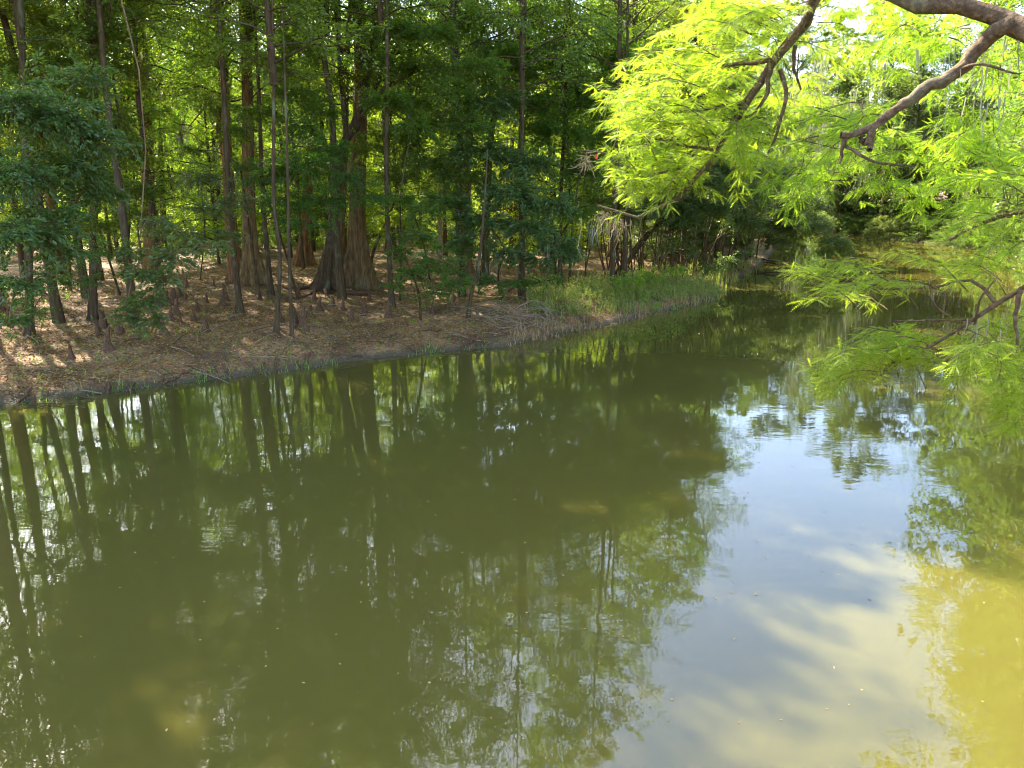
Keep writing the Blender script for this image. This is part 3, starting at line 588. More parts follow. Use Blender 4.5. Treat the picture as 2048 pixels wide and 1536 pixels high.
for _ in range(6000):                      # tangled growth behind the reeds
    y = rng.uniform(40, 74); x = rng.uniform(4, 26)
    sd_ = float(shore_dist(np.array([x]), np.array([y]))[0])
    if not (2.0 < sd_ < 14) or x < y*.14 or not try_place(x, y, 1.7): continue
    wood_tree('thicket_shrub', 'tangled dark shrub crowding the shade behind the reeds', 'shrub', 'tangled shrubs behind the reeds', x, y, TS[int(rng.integers(0, 2))], ['low1', 'under1'][int(rng.integers(0, 2))], rng.uniform(.6, 1.8), rng.uniform(.6, .95), 'leaf_blue', 'bark_dark'); cnt += 1
    if cnt >= 44: break
for i, (x, y, sc_) in enumerate([(31.5, 43.5, 1.4), (29.5, 38.5, 1.35), (36.5, 50, 1.35), (25.3, 32, 1.3), (37, 44, 1.5), (22.5, 26, 1.15), (26, 26, 1.3), (32, 36, 1.4), (18.6, 20.5, 1.05), (20.5, 16, 1.1)]):
    PLACED.append((x, y))
    wood_tree('bank_tree', 'very tall sunlit tree on the near right bank, mirrored in the sunny water', 'tree', 'very tall trees along the right bank', x, y, TR[i % 3], ['far1', 'far2'][i % 2], 4.0, sc_, 'leaf_far', 'bark')
for i, (x, y, sc_) in enumerate([(41, 82, 1.1), (38, 92, 1.05), (46, 78, 1.2), (33, 108, 1.0), (27, 122, 1.05), (45, 92, 1.15), (38, 112, 1.15), (50, 86, 1.2), (47, 70, 1.1), (20, 132, 1.1), (32, 128, 1.2), (42, 102, 1.2), (39.8, 85, 1.25), (38, 95.5, 1.35), (37.5, 107, 1.5), (43, 97, 1.4), (28, 130, 1.6), (22, 90, 1.15), (20.5, 101, 1.2), (36, 118, 1.6)]):
    PLACED.append((x, y))
    wood_tree('far_bank_tree', 'tall sunlit tree hung with moss on the far bank across the brown water', 'tree', 'mossy sunlit trees on the far bank', x, y, TR[i % 3], ['far1', 'far2'][i % 2], 3.5, sc_, 'leaf_far', 'bark', True)
# low shrubs hiding the far ground
cnt = 0
for _ in range(4000):
    y = rng.uniform(50, 80); x = rng.uniform(-55, 18)
    if abs(x) > y*.75+4 or float(shore_dist(np.array([x]), np.array([y]))[0]) < 5 or not try_place(x, y, 2.2): continue
    wood_tree('low_shrub', 'low leafy shrub far back on the floor of the wood', 'shrub', 'low shrubs far back in the wood', x, y, TS[0], 'low1', -.2, rng.uniform(.6, .95), 'leaf', 'bark_dark'); cnt += 1
    if cnt >= 90: break
# ------------------------------------------------------------------ far and right banks
cnt = 0
for _ in range(6000):
    t = rng.uniform(0, 1); y = rng.uniform(22, 150); x = rng.uniform(24, 90)
    sd_ = float(shore_dist(np.array([x]), np.array([y]))[0])
    if sd_ < 2.5 or x < 20 or (x < 35 and y > 88 and sd_ < 3): continue
    if sd_ > 26 or not try_place(x, y, 5.5): continue
    big = y < 60
    wood_tree('far_bank_tree', 'tall sunlit tree hung with moss on the far bank across the brown water', 'tree', 'mossy sunlit trees on the far bank', x, y, TR[int(rng.integers(0, 3))], ['far1', 'far2'][int(rng.integers(0, 2))], 4.5, rng.uniform(.8, 1.0)*(1.15 if big else .92), 'leaf_far', 'bark', True); cnt += 1
    if cnt >= 70: break
for i in range(52):                          # the very edge of the far bank
    q = i/51*4; seg = [np.array(p_, float) for p_ in ((38, 55.5), (41, 61), (40, 76), (38.5, 88), (36, 103))]; j = min(int(q), 3); p_ = seg[j]*(1-q+j)+seg[j+1]*(q-j)
    wood_tree('bank_shrub', 'pale sunlit shrub trailing over the edge of the far bank', 'shrub', 'sunlit shrubs along the far bank', p_[0]+rng.uniform(.1, 1.0), p_[1]+rng.uniform(-.5, .5), TS[0], 'low1', -.5, rng.uniform(.35, .75), 'leaf_far', 'bark_dark')
cnt = 0
for _ in range(3000):
    y = rng.uniform(50, 120); x = rng.uniform(24, 60)
    sd_ = float(shore_dist(np.array([x]), np.array([y]))[0])
    if not (.2 < sd_ < 9) or not try_place(x, y, 1.5): continue
    wood_tree('bank_shrub', 'pale sunlit shrub trailing over the edge of the far bank', 'shrub', 'sunlit shrubs along the far bank', x, y, TS[0], 'low1', .1, rng.uniform(.7, 1.2), 'leaf_far', 'bark_dark'); cnt += 1
    if cnt >= 100: break
# ------------------------------------------------------------------ the near cypress reaching in from the right
def cypress_near():
    r = np.random.default_rng(77)
    base = np.array([9.5, 6.2, -.9]); e = link('bald_cypress', None, loc=base)
    tag(e, 'near cypress beyond the right edge, its mossy limbs and feathery sunlit sprays hanging into view', 'tree')
    mb = MB(); trunk_tube(mb, [np.zeros(3), np.array([.1, 0, 4.]), np.array([0, .2, 9.]), np.array([.3, .4, 17.])], [.42, .36, .28, .12], .8, 2.4, seed=77)
    link('trunk', mb.mesh('trunk', True), M['bark'], e)
    def limb(path, r0, r1, stubs=(), rough=.03):
        P = smooth_path(path, 26); P = P + r.normal(size=P.shape)*np.linspace(r0, r1, 26)[:, None]*.22
        m_ = MB(); m_.add(*tubes(P[None], (np.linspace(r0, r1, 26)*(1+r.normal(size=26)*.09))[None], 9))
        for sp_, a, b_ in stubs:
            Q = smooth_path(sp_, 10); Q = Q + r.normal(size=Q.shape)*a*.2
            m_.add(*tubes(Q[None], np.linspace(a, b_, 10)[None], 6))
        o = link('limb', m_.mesh('limb', True, base), M['limb'], e); return o, P
    def foliage(parent, twigs, per=14, L=.115, W=.027):
        """twigs: list of (start, end, sag). feathery fronds on fine branchlets"""
        mf = MB(); mt = MB()
        S = np.array([t_[0] for t_ in twigs]); E_ = np.array([t_[1] for t_ in twigs]); N = len(S)
        k = np.linspace(0, 1, 6)[None, :, None]; ln = np.linalg.norm(E_-S, axis=1)
        P = S[:, None, :]*(1-k)+E_[:, None, :]*k; P[:, :, 2] += (ln*.12)[:, None]*np.sin(k[..., 0]*math.pi); P += r.normal(size=P.shape)*.02*k
        mt.add(*tubes(P, np.linspace(1, .3, 6)[None, :]*np.full((N, 1), .005), 4))
        # branchlets
        nb_ = 8; tt = (np.arange(nb_)[None, :]+r.uniform(0, 1, (N, nb_)))/nb_*.9+.1
        f = tt*5; i0 = np.minimum(f.astype(int), 4); fr = (f-i0)[..., None]; bi = np.arange(N)[:, None]
        S1 = P[bi, i0]*(1-fr)+P[bi, i0+1]*fr; D = nrm(E_-S); sd = nrm(np.cross(D, [0, 0, 1.])+1e-6)
        sg = np.where(np.arange(nb_) % 2, 1., -1.)[None, :]
        D1 = D[:, None, :]*.8 + sd[:, None, :]*(sg*r.uniform(.5, 1.2, (N, nb_)))[..., None] + r.normal(size=(N, nb_, 3))*.28
        D1 = nrm(D1.reshape(-1, 3)); S1 = S1.reshape(-1, 3)
        L1 = (np.repeat(ln, nb_)*.30*r.uniform(.6, 1.2, N*nb_)*(1.15-.5*tt.ravel()))
        Q = S1[:, None, :]+D1[:, None, :]*L1[:, None, None]*np.linspace(0, 1, 4)[None, :, None]; Q[:, :, 2] -= (.13*L1)[:, None]*np.linspace(0, 1, 4)[None]**2
        mt.add(*tubes(Q, np.linspace(1, .4, 4)[None, :]*np.full((len(Q), 1), .0022), 3))
        M_ = len(S1); nf = per
        t2 = (np.arange(nf)[None, :]+r.uniform(0, 1, (M_, nf)))/nf
        C = S1[:, None, :]+D1[:, None, :]*(L1[:, None]*t2)[..., None]; C[..., 2] -= (.13*L1)[:, None]*t2**2
        s2 = nrm(np.cross(D1, [0, 0, 1.])+1e-6); sg2 = np.where(np.arange(nf) % 2, 1., -1.)[None, :]
        FD = D1[:, None, :]*.75 + s2[:, None, :]*(sg2*r.uniform(.3, 1.1, (M_, nf)))[..., None] + r.normal(size=(M_, nf, 3))*.34; FD[..., 2] -= .22
        NN = np.array([0, -.25, 1.])+r.normal(size=FD.shape)*.55
        nn_ = M_*nf; LL = L*r.uniform(.6, 1.15, nn_)
        fronds(r, C.reshape(-1, 3), FD.reshape(-1, 3), nrm(NN.reshape(-1, 3)), LL, W*LL/L*r.uniform(.8, 1.2, nn_), mf)
        f_ = link('foliage', mf.mesh('foliage', False, base), M['cypress'], parent)
        link('twigs', mt.mesh('twigs', True, base), M['limb'], parent)
        return f_
    def A(u, v, Y): return atY(u, v, Y)
    B0 = base + np.array([0, 0, 7.2])
    # upper left limb hanging down to the dead twigs
    pth = [B0+np.array([0, 0, 2.2]), A(1900, -420, 6.4), A(1700, -120, 6.8), A(1625, 20, 7.0), A(1560, 110, 7.1), A(1495, 200, 7.2), A(1440, 290, 7.3), A(1390, 365, 7.4), A(1330, 415, 7.5), A(1270, 436, 7.6), A(1215, 432, 7.6), A(1195, 412, 7.6)]
    st = [([A(1640, -30, 6.9), A(1600, 60, 7.2), A(1550, 120, 7.3), A(1480, 220, 7.35), A(1460, 260, 7.4)], .05, .03),
          ([A(1560, 140, 7.1), A(1572, 190, 7.05), A(1556, 260, 7.0), A(1532, 318, 7.0)], .022, .008),
          ([A(1540, 128, 7.1), A(1532, 190, 7.1), A(1510, 225, 7.1), A(1490, 235, 7.1)], .025, .01),
          ([A(1590, 90, 7.1), A(1588, 130, 7.1), A(1602, 178, 7.1)], .02, .008),
          ([A(1380, 330, 7.35), A(1300, 350, 7.4), A(1260, 335, 7.5), A(1230, 312, 7.6), A(1160, 300, 7.7)], .016, .006),
          ([A(1540, 120, 7.1), A(1460, 130, 7.4), A(1380, 150, 7.7)], .025, .008),
          ([A(1490, 205, 7.2), A(1400, 220, 7.4), A(1300, 225, 7.6)], .022, .007),
          ([A(1430, 300, 7.3), A(1360, 290, 7.4), A(1280, 270, 7.6)], .018, .006)]
    lo, P1 = limb(pth, .085, .012, st)
    tg = []
    def fan(region, n_, Y0, Y1, src, ln=(.35, .75), dirx=-1):
        (u0, v0, u1, v1) = region
        for _ in range(n_):
            u = r.uniform(u0, u1); v = r.uniform(v0, v1); Y = r.uniform(Y0, Y1); p = A(u, v, Y)
            q = src[np.argmin(np.linalg.norm(src-p, axis=1))]
            d = nrm(nrm(p-q)*np.array([1, 1, .6]) + np.array([dirx*.4, 0, -.12]) + r.normal(size=3)*.28)
            tg.append((p - d*r.uniform(*ln)*.5, p + d*r.uniform(*ln)*.5, 0))
    fan((1500, -60, 1700, 60), 10, 6.6, 8.2, P1); fan((1600, -20, 1800, 130), 9, 7.2, 8.6, P1, dirx=.5); fan((1340, 20, 1560, 140), 26, 6.8, 8.2, P1)
    fan((1280, 110, 1500, 230), 32, 6.8, 8.2, P1); fan((1230, 190, 1420, 290), 24, 7, 8.2, P1)
    fan((1240, 290, 1400, 380), 26, 7, 7.9, P1); fan((1390, 230, 1520, 330), 16, 6.9, 7.8, P1)
    fan((1430, -20, 1560, 60), 14, 6.8, 8, P1); fan((1280, 370, 1330, 400), 3, 7.3, 7.7, P1, (.3, .5))
    fan((1540, 150, 1640, 240), 9, 7.2, 8.4, P1); fan((1480, 280, 1560, 330), 7, 7, 7.8, P1)
    # pointed tips of the spray
    for u, v in ((1195, 225), (1215, 245), (1250, 130), (1300, 80), (1235, 190), (1215, 320), (1220, 350), (1245, 385), (1280, 400), (1240, 250)):
        p = A(u, v, r.uniform(7.2, 7.8)); tg.append((p+np.array([.55, .1, .12]), p, 0))
    fo = foliage(lo, tg)
    # dead twigs with dry moss at its tip
    r2_ = np.random.default_rng(5); m_ = MB(); m2_ = MB(); pts_ = []
    for (u, v, s_) in ((1213, 425, .17), (1235, 448, .18), (1170, 312, .16), (1174, 326, .15)):
        c = A(u, v, 7.6); n_ = 15; d = rnd_unit(r2_, n_)*np.array([1, .6, 1]); d[:, 2] -= .5
        L_ = s_*r2_.uniform(.4, 1.1, n_); k = np.linspace(0, 1, 4)
        P = c + (d*.02)[:, None, :] + nrm(d)[:, None, :]*L_[:, None, None]*k[None, :, None] + r2_.normal(size=(n_, 4, 3))*.012
        (m_ if v > 400 else m2_).add(*tubes(P, np.linspace(.005, .002, 4)[None]*np.ones((n_, 1)), 3)); pts_.append(c)
    moss_clumps(r2_, np.array([A(1235, 440, 7.6), A(1225, 435, 7.6), A(1245, 450, 7.6)])-0, .2, m_, 8, .004); moss_clumps(r2_, np.array([A(1234, 440, 7.6), A(1226, 446, 7.6)]), .5, m_, 4, .006)
    for q_ in (m_, m2_): tag(link('dead_twigs', q_.mesh('dead_twigs', False, base), M['dead_wood'], lo), kind='stuff')
    rl = leaves(np.array([A(1191, 318, 7.4)]), np.array([[.3, 0, .8]]), np.array([[0, -1., .2]]), [.045], [.035], True)
    mr_ = MB(); mr_.add(*rl); mt, n3, l3, b3 = new_mat('red leaf'); b3.inputs['Base Color'].default_value = (.75, .04, .02, 1)
    link('red_leaf', mr_.mesh('red_leaf', False, base), mt, lo)
    # upper right heavy limb
    pth = [B0+np.array([0, 0, -.4]), A(2200, 90, 5.6), A(2048, 55, 5.8), A(1985, 30, 5.9), A(1900, 8, 6.0), A(1815, 4, 6.1), A(1760, -20, 6.2)]
    l2, P2 = limb(pth, .125, .05)
    # curved limb under it
    pth = [A(2110, 80, 5.7), A(2010, 55, 5.8), A(1960, 90, 5.9), A(1915, 145, 5.95), A(1865, 172, 6.0), A(1815, 200, 6.05), A(1760, 245, 6.1), A(1710, 268, 6.1), A(1680, 272, 6.1)]
    st = [([A(1738, 255, 6.1), A(1742, 278, 6.05), A(1738, 298, 6.0)], .035, .022), ([A(1700, 268, 6.1), A(1686, 290, 6.1), A(1680, 330, 6.1)], .022, .008),
          ([A(1690, 292, 6.1), A(1740, 320, 6.0), A(1780, 328, 6.0), A(1830, 332, 6.0)], .014, .006), ([A(1915, 140, 5.95), A(1960, 128, 5.8), A(2040, 150, 5.7)], .014, .006),
          ([A(1720, 270, 6.1), A(1725, 285, 6.1), A(1735, 290, 6.1)], .03, .012)]
    l3_, P3 = limb(pth, .07, .024, st)
    tg = []; SRC = np.vstack([P2, P3])
    fan((1640, 230, 1800, 300), 13, 6.4, 7.6, SRC); fan((1560, 300, 1740, 400), 15, 6.3, 7.8, SRC, (.4, .8))
    fan((1740, 280, 1960, 390), 15, 6.3, 7.6, SRC); fan((1800, -30, 2060, 120), 16, 6.4, 7.6, SRC, dirx=0)
    fan((1880, 120, 2070, 300), 20, 6.3, 7.5, SRC, dirx=0); fan((1760, 60, 1880, 160), 7, 6.6, 7.6, SRC); fan((1700, 10, 1800, 40), 4, 6.6, 7.4, SRC)
    fan((1800, 380, 1900, 440), 2, 6.6, 7.6, SRC)
    foliage(l3_, tg)
    mm = MB(); moss_clumps(np.random.default_rng(3), np.array([A(1985, 130, 5.9), A(1992, 200, 5.9), A(1890, 90, 6.3), A(2000, 60, 6)]), .45, mm, 10, .006)
    tag(link('moss', mm.mesh('moss', False, base), M['moss'], l3_), kind='stuff')
    # middle right boughs
    pth = [B0+np.array([0, 0, -2.6]), A(2200, 430, 5.6), A(2060, 420, 6.0), A(1980, 440, 6.4), A(1900, 480, 6.8)]
    l4, P4 = limb(pth, .05, .012)
    tg = []; fan((1930, 340, 2090, 470), 17, 5.5, 7, P4); fan((1960, 300, 2090, 360), 8, 5.8, 7, P4); fan((1900, 460, 2060, 540), 5, 5.8, 7, P4); foliage(l4, tg)
    # lower right limb
    pth = [base+np.array([0, 0, 4.4]), A(2200, 540, 5.2), A(2048, 578, 5.4), A(1990, 608, 5.5), A(1945, 640, 5.6), A(1905, 668, 5.7), A(1860, 692, 5.8), A(1830, 715, 5.9), A(1780, 735, 6.0)]
    st = [([A(1948, 640, 5.6), A(1880, 640, 5.6), A(1810, 642, 5.6), A(1780, 640, 5.6)], .008, .004), ([A(1900, 634, 5.6), A(1870, 610, 5.6), A(1858, 570, 5.6)], .008, .004), ([A(1885, 636, 5.6), A(1890, 600, 5.6), A(1885, 580, 5.6)], .006, .003),
          ([A(1990, 606, 5.5), A(1960, 570, 5.6), A(1930, 560, 5.7), A(1860, 575, 5.9), A(1700, 580, 6.3)], .014, .005), ([A(2040, 580, 5.4), A(2030, 640, 5.4), A(2036, 690, 5.4)], .018, .008), ([A(1950, 650, 5.6), A(1960, 600, 5.5), A(1990, 560, 5.5)], .01, .006),
          ([A(2060, 760, 5.3), A(1990, 750, 5.4), A(1950, 745, 5.5)], .008, .004)]
    l5, P5 = limb(pth, .05, .010, st)
    tg = []; SRC = np.vstack([P5]); fan((1670, 700, 1830, 750), 10, 5.6, 6.4, SRC, (.3, .6)); fan((1760, 660, 1880, 720), 8, 5.7, 6.4, SRC, (.3, .6))
    fan((1640, 540, 1800, 620), 6, 5.9, 7, SRC, (.4, .8)); fan((1760, 520, 1960, 580), 5, 5.8, 6.8, SRC, (.4, .8)); fan((1930, 720, 2070, 770), 7, 5, 5.8, SRC, (.3, .6)); fan((1960, 640, 2070, 700), 5, 5.3, 6, SRC, (.3, .5))
    fan((1900, 690, 2070, 730), 4, 5, 5.8, SRC, (.3, .5)); fan((1990, 780, 2080, 820), 3, 4.8, 5.4, SRC, (.3, .5))
    for u, v in ((1640, 775), (1660, 740), (1665, 780), (1680, 695), (1640, 545), (1630, 600)):
        p = A(u, v, r.uniform(5.8, 6.3)); tg.append((p+np.array([.5, .1, .10]), p, 0))
    foliage(l5, tg)
    mm = MB(); moss_clumps(np.random.default_rng(4), np.array([A(1950, 650, 5.6), A(1955, 690, 5.6), A(2034, 640, 5.4)]), .4, mm, 8, .005)
    tag(link('moss', mm.mesh('moss', False, base), M['moss'], l5), kind='stuff')
    # upper crown above the frame (seen in the water, shades the river)
    c = crown(e, 'cyp1', (0, 0, 9.5), 1.0, (1.3, 1.3, .9), M['cypress'], M['bark'])
cypress_near()
# ------------------------------------------------------------------ cypress knees
def knee_mesh(seed, h, r0):
    r = np.random.default_rng(seed); mb = MB()
    P = [np.zeros(3), np.array([r.normal()*.03, r.normal()*.03, h*.5]), np.array([r.normal()*.05, r.normal()*.05, h])]
    s = smooth_path(P, 12); k = np.linspace(0, 1, 12); th = np.arange(12)/12*6.283; ph = r.uniform(0, 6)
    rr = r0*(.42+.9*np.exp(-k*5))*(np.sqrt(np.clip(1-k**5, 0, 1))*.98+.02)
    Rr = rr[:, None]*(1+.22*np.cos(3*th+ph+k[:, None]*2)+.12*np.cos(5*th-ph)+r.normal(size=(12, 12))*.05)
    V = s[:, None, :]+np.stack([np.cos(th), np.sin(th), th*0], -1)[None]*Rr[..., None]; V[0, :, 2] -= .15
    V = np.vstack([V.reshape(-1, 3), s[-1]+[0, 0, .01]]); idx = np.arange(144).reshape(12, 12)
    mb.add(V, [np.stack([idx[:-1], np.roll(idx[:-1], -1, 1), np.roll(idx[1:], -1, 1), idx[1:]], -1).reshape(-1, 4), np.stack([idx[-1], np.roll(idx[-1], -1), np.full(12, 144)], -1)])
    return mb.mesh('knee_mesh', True)
KN = [knee_mesh(60+i, 1, [.16, .2, .13, .24][i]) for i in range(4)]
def knee(p, h, i, label, group=None, wsc=1.):
    o = link('cypress_knee', KN[i % 4], M['knee'], None, tuple(p), rng.uniform(0, 6), (h*wsc, h*wsc, h)); tag(o, label, 'cypress knee', group); return o
special = [((219, 700), .72, 'tall split cypress knee standing alone nearest the water, catching sunlight'), ((144, 716), .42, 'short knee near the water by the sunny patch at the left'),
 ((330, 668), .75, 'tall blocky knee just below the dangling leafy bough'), ((408, 664), .50, 'narrow knee with a bright split tip near mid litter'), ((590, 655), .85, 'tall thick knee directly behind the very thin sapling'),
 ((606, 660), .75, 'knee standing tight against the tall thick one by the thin sapling'), ((262, 592), .6, 'dark knee below the crooked thin tree'), ((88, 590), .55, 'dark knee in the sunlit gap at the far left'), ((70, 808), .35, 'worn knee at the muddy edge of the water, far left')]
for i, ((u, v), h, lab) in enumerate(special): knee(ground_pt(u, v), h, i, lab, None, 1.25)
for (u, v) in [(340, 640), (352, 630), (365, 645), (385, 640), (395, 620), (415, 605), (445, 612), (450, 600), (375, 600), (355, 590), (200, 655), (210, 640), (230, 650), (195, 668), (470, 600), (520, 600), (625, 600), (640, 620), (690, 620), (728, 630), (776, 634), (810, 650), (870, 628), (660, 610), (735, 600), (330, 600), (424, 572), (600, 590), (5, 620), (20, 650), (345, 608), (372, 575), (540, 585), (700, 640), (905, 620), (958, 640), (300, 620), (240, 668), (566, 640), (620, 635)]:
    knee(ground_pt(u+rng.normal()*3, v), rng.uniform(.3, .7), int(rng.integers(0, 4)), 'short brown cypress knee among the crowd of knees on the leaf litter', 'crowd of cypress knees on the bank', 1.3)
# ------------------------------------------------------------------ surface roots, logs, fallen branches
def wood_piece(name, label, paths, mat, cat='branch', group=None):
    """paths: list of (list of world points, r0, r1)"""
    g = np.array(paths[0][0][0]); m_ = MB(); r = np.random.default_rng(len(label))
    for P, a, b_ in paths:
        Q = smooth_path(P, 14); Q = Q + r.normal(size=Q.shape)*a*.25
        m_.add(*tubes(Q[None], (np.linspace(a, b_, 14)*(1+r.normal(size=14)*.08))[None], 7))
    return tag(link(name, m_.mesh(name, True, g), M[mat], None, tuple(g)), label, cat, group)
def G(u, v, dz=.0): p = ground_pt(u, v).copy(); p[2] = max(p[2], 0)+dz; return p
wood_piece('exposed_root', 'long twisting root crawling left along the ground from the forked tree', [([G(655, 580, .1), G(620, 576, .06), G(590, 580, .07), G(550, 572, .04)], .11, .03), ([G(640, 578, .1), G(610, 595, .05), G(580, 600, 0)], .08, .02)], 'knee', 'root')
wood_piece('exposed_root', 'thick root bending right across the sunlit litter by the widest trunk', [([G(665, 580, .12), G(700, 590, .08), G(740, 592, .05), G(770, 600, 0)], .10, .03), ([G(650, 585, .1), G(660, 605, .05), G(685, 618, 0)], .08, .02)], 'knee', 'root')
wood_piece('fallen_log', 'grey fallen log lying behind the trunks in the sunny opening', [([G(205, 478, .25), G(240, 486, .35), G(275, 487, .3)], .09, .04), ([G(252, 488, .3), G(254, 470, .5), G(253, 450, 1.2)], .06, .03)], 'dead_wood', 'log')
wood_piece('dead_stump', 'pale leaning dead snag in the sunny opening', [([G(532, 498, 0), atY(537, 470, G(532, 498)[1]), atY(545, 432, G(532, 498)[1])], .09, .05)], 'bark_pale', 'snag')
wood_piece('dead_stump', 'short upright pale snag beside the leaning one', [([G(524, 494, 0), atY(523, 470, G(524, 494)[1]), atY(523, 445, G(524, 494)[1])], .07, .05)], 'bark_pale', 'snag')
wood_piece('fallen_branch', 'black forked branch floating on the water below the overhanging shrub', [([atz(1515, 543, .05), atz(1560, 546, .12), atz(1605, 548, .04)], .07, .03), ([atz(1545, 545, .1), atz(1560, 536, .2), atz(1590, 540, .1)], .04, .02), ([atz(1530, 552, .0), atz(1572, 568, .3), atz(1560, 580, 0)], .03, .015)], 'bark_dark')
wood_piece('fallen_log', 'thin dark log lying in the water at the foot of the thicket', [([atz(1518, 518, .1), atz(1550, 522, .1), atz(1578, 527, .03)], .08, .04)], 'bark_dark', 'log')
wood_piece('fallen_branch', 'dark rotten branch slipping into the water from the grassy bank', [([G(1300, 600, .15), atz(1345, 612, .08), atz(1370, 620, -.05)], .07, .03), ([atz(1330, 607, .1), atz(1350, 604, .2)], .03, .01)], 'bark_dark')
r = np.random.default_rng(71)
for i in range(16):
    u = r.uniform(20, 1000); v = np.interp(u, [p[0] for p in lp[:6]], [p[1] for p in lp[:6]]) - r.uniform(6, 26); a0 = G(u, v, .04)
    ang = -1.57+r.normal()*.7; L_ = r.uniform(.5, 1.5); a1 = a0+np.array([math.cos(ang)*L_*.5, math.sin(ang)*L_*.5, 0]); a2 = a0+np.array([math.cos(ang+.3)*L_, math.sin(ang+.3)*L_, 0])
    for q in (a1, a2): q[2] = max(float(height(q[0], q[1])), -.12)+.02
    wood_piece('exposed_root', 'short brown root poking out of the muddy edge into the water', [([a0, a1, a2], .04, .012)], 'knee', 'root', 'roots along the muddy edge')
# brush pile of dead sticks at the corner of the bank
r = np.random.default_rng(11); m_ = MB(); c0 = G(1060, 655, .1)
for i in range(90):
    a = G(r.uniform(985, 1110), r.uniform(625, 672), r.uniform(.05, .5)); d = nrm(np.array([r.normal()*1.2-.3, -r.uniform(0, 1.2), r.normal()*.4-.1]))*r.uniform(.5, 1.8)
    mid = a+d*.5+np.array([0, 0, r.uniform(.02, .2)]); end = a+d; end[2] = max(end[2], -.05)
    m_.add(*tubes(smooth_path([a, mid, end], 6)[None], np.linspace(.012, .004, 6)[None], 4))
for P in ([G(1060, 625, .3), G(1090, 640, .35), atz(1096, 672, .05)], [G(1035, 630, .3), G(1075, 628, .5), G(1110, 648, .2)]):
    m_.add(*tubes(smooth_path(P, 8)[None], np.linspace(.035, .015, 8)[None], 6))
tag(link('brush_pile', m_.mesh('brush_pile', True, c0), M['dead_wood'], None, tuple(c0)), 'tangle of bleached dead sticks sliding into the water at the corner of the bank', 'brush pile')
# ------------------------------------------------------------------ grass and weeds
def blades(name, label, regs, n_, hh, mat, cat='grass', seed=0, width=.012):
    r = np.random.default_rng(seed); mb = MB(); P = []
    for (u0, v0, u1, v1, wt) in regs:
        k = int(n_*wt); u = r.uniform(0, 1, k); v = r.uniform(0, 1, k)
        for a, b_ in zip(u, v):
            uu = u0+(u1-u0)*a; vv = v0+(v1-v0)*a + (b_-.5)*2*regs_w
            p = atz(uu, vv, .3); P.append(p[:2])
    P = np.array(P); 
    # clump: pull towards nearest of random centres
    cc = P[r.integers(0, len(P), max(3, len(P)//26))]; j = r.integers(0, len(cc), len(P)); P = np.where(r.uniform(size=(len(P), 1)) < .75, cc[j]+r.normal(size=P.shape)*.13, P)
    d = shore_dist(P[:, 0], P[:, 1]); P = P[(d > -.35) & ((wob2(P[:, 0]*.8+9, P[:, 1]*.8) > .0) | (d < .5))]
    z = np.maximum(height(P[:, 0], P[:, 1]), -.1); N = len(P); h = hh*r.uniform(.2, 1.3, N)**1.3*np.clip(.8+.7*wob2(P[:, 0], P[:, 1]), .3, 1.6)
    az = r.uniform(0, 6.28, N); ln = r.uniform(.1, .8, N); D = np.stack([np.cos(az), np.sin(az), az*0], -1); S = np.stack([-np.sin(az), np.cos(az), az*0], -1)*width
    k = np.array([0, .4, .75, 1.]); wv_ = np.array([1, .9, .6, .08])
    Pt = np.stack([P[:, 0], P[:, 1], z-.02], -1)[:, None, :] + D[:, None, :]*(h*ln)[:, None, None]*(k**2)[None, :, None]
    Pt[..., 2] += h[:, None]*(k-.25*k**3*ln[:, None])
    V = np.stack([Pt-S[:, None, :]*wv_[None, :, None], Pt+S[:, None, :]*wv_[None, :, None]], 2); idx = np.arange(N*8).reshape(N, 4, 2)
    mb.add(V, np.stack([idx[:, :-1, 0], idx[:, :-1, 1], idx[:, 1:, 1], idx[:, 1:, 0]], -1).reshape(-1, 4))
    return tag(link(name, mb.mesh(name), M[mat]), label, cat, kind='stuff')
regs_w = 22
blades('tall_grass', 'tall green weeds and grass crowding the corner of the bank', [(1060, 620, 1440, 575, 1.)], 5200, .5, 'weed', seed=1, width=.014)
regs_w = 26
blades('reeds', 'yellowish reeds along the water under the thicket', [(1180, 600, 1520, 535, 1.)], 3600, .7, 'weed', seed=2, width=.016)
regs_w = 10
blades('dry_grass', 'straw coloured dry grass trailing in the water beside the brush pile', [(1020, 668, 1160, 645, .6), (1160, 640, 1440, 590, 1.)], 1100, .4, 'dead', seed=3)
regs_w = 9
blades('sparse_grass', 'sparse low green weeds on the muddy edge of the bank', [(20, 790, 560, 728, 1), (560, 728, 1000, 680, 1)], 1100, .24, 'weed', seed=4, width=.010)
regs_w = 9
blades('sunny_grass', 'bright grass patch in the sunny opening behind the trunks', [(500, 500, 640, 500, 1), (200, 500, 280, 496, .6), (640, 498, 760, 502, .5)], 5000, .6, 'weed', seed=5, width=.03)
# weeds with leaves among the grass
r = np.random.default_rng(21); mL = MB(); mT = MB()
n_ = 900; P = np.array([G(r.uniform(1060, 1500), 0, 0)[:2] if False else atz(u_, 618-(u_-1060)*.13+r.normal()*18, .3)[:2] for u_ in r.uniform(1060, 1500, n_)])
P = P[shore_dist(P[:, 0], P[:, 1]) > -.1]; z = height(P[:, 0], P[:, 1])
sprays(r, np.stack([P[:, 0], P[:, 1], z], -1), np.stack([r.normal(size=len(P))*.25, r.normal(size=len(P))*.25, np.ones(len(P))], -1), r.uniform(.25, .8, len(P)), 26, .12, droop=0, flat=.5, spread=.16, mbL=mL, mbT=mT, twr=.005, aspect=.3)
tag(link('weeds', mL.mesh('weeds'), M['weed']), 'leafy green weeds growing among the tall grass at the corner of the bank', 'weeds', kind='stuff')
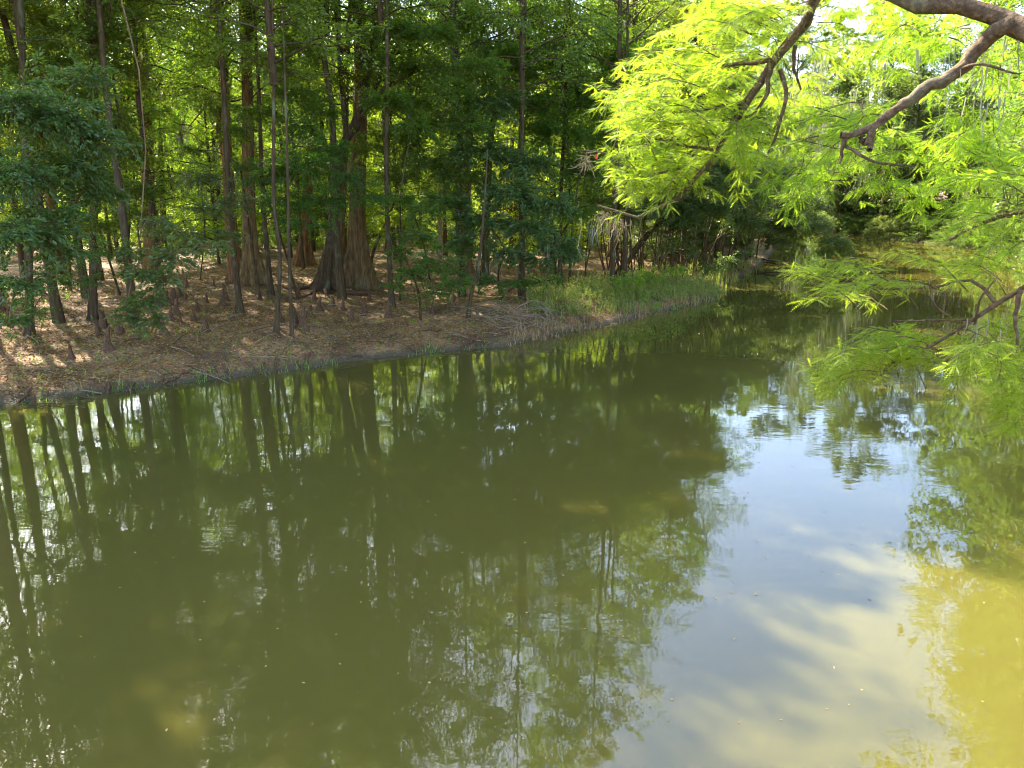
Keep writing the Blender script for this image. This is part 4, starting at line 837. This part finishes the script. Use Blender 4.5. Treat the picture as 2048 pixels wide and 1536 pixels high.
# ------------------------------------------------------------------ leaf litter
r = np.random.default_rng(31); n_ = 260000
y = 14+ (r.uniform(0, 1, n_)**1.35)*34; x = r.uniform(-1, 1, n_)*(y*.72+1)
d = shore_dist(x, y); ok = (d > .25) & (d < 26) & (x < 16) & (r.uniform(size=n_) < np.clip(d/.7, .3, 1)); x = x[ok]; y = y[ok]
kp = wob2(x*.6, y*.6)+r.normal(size=len(x))*.35 > -.45; x = x[kp]; y = y[kp]; z = height(x, y)+.012; n_ = len(x)
az = r.uniform(0, 6.28, n_); D = np.stack([np.cos(az), np.sin(az), r.normal(size=n_)*.25], -1); NN = np.array([0, 0, 1.])+r.normal(size=(n_, 3))*.35
ll = r.uniform(.045, .11, n_); V, Fq = leaves(np.stack([x, y, z], -1), D, nrm(NN), ll, ll*.5, False, .2)
tag(link('leaf_litter', mesh('leaf_litter', V, [Fq]), M['litter']), 'brown fallen leaves carpeting the bank under the trees', 'leaf litter', kind='stuff')
# sticks on the ground
for i in range(60):
    u, v = r.uniform(30, 960), r.uniform(590, 700); p = G(u, v, .03); a = r.uniform(0, 6.28); L_ = r.uniform(.5, 1.5)
    q = p+np.array([math.cos(a)*L_, math.sin(a)*L_, 0]); q[2] = float(height(q[0], q[1]))+.05
    if q[2] < .25: continue
    wood_piece('fallen_stick', 'thin dry stick lying on the brown leaf litter of the bank', [([p, (p+q)/2+np.array([0, 0, .05]), q], .018, .006)], 'dead_wood' if i % 3 else 'bark_dark', 'stick', 'dry sticks on the leaf litter')
r = np.random.default_rng(51)
for i in range(34):
    u = r.uniform(20, 1010); v = np.interp(u, [p[0] for p in lp[:6]], [p[1] for p in lp[:6]]) + r.uniform(-22, 8); p = atz(u, v, .1); p[2] = max(float(height(p[0], p[1])), 0)+.03
    a = r.normal()*.7 + (0 if r.uniform() < .5 else math.pi); L_ = r.uniform(.3, 1.4); q = p+np.array([math.cos(a)*L_, math.sin(a)*L_*.6, 0]); q[2] = max(float(height(q[0], q[1])), -.03)+.02
    wood_piece('fallen_stick', 'small dark stick washed up along the muddy edge of the water', [([p, (p+q)/2+np.array([0, 0, .04]), q], .016, .006)], 'bark_dark' if i % 3 else 'dead_wood', 'stick', 'sticks washed up along the muddy edge')
mL = MB(); mT = MB(); n_ = 420
P = np.array([atz(u_, v_, .5)[:2] for u_, v_ in zip(r.uniform(0, 1050, n_), 600+r.beta(1.2, 1, n_)*190)]); d = shore_dist(P[:, 0], P[:, 1]); P = P[d > .1]; z = height(P[:, 0], P[:, 1])
sprays(r, np.stack([P[:, 0], P[:, 1], z], -1), np.stack([r.normal(size=len(P))*.3, r.normal(size=len(P))*.3, np.ones(len(P))], -1), r.uniform(.08, .38, len(P)), 10, .06, droop=0, flat=.7, spread=.3, mbL=mL, mbT=mT, twr=.003)
tag(link('seedlings', mL.mesh('seedlings'), M['leaf_lime']), 'tiny green seedlings scattered over the leaf litter', 'seedlings', kind='stuff')
# a few leaves floating on the river
r = np.random.default_rng(41); P = np.array([atz(u_, v_, .006) for u_, v_ in zip(r.uniform(20, 2000, 240), 700+r.beta(1, 1.6, 240)*800)])
V, Fq = leaves(P, rnd_unit(r, 240)*np.array([1, 1, 0]), np.tile([0, 0, 1.], (240, 1)), r.uniform(.015, .05, 240), r.uniform(.01, .03, 240), True, .02)
tag(link('floating_leaves', mesh('floating_leaves', V, [Fq]), M['dead']), 'tiny pale dead leaves floating scattered on the river', 'leaves', kind='stuff')
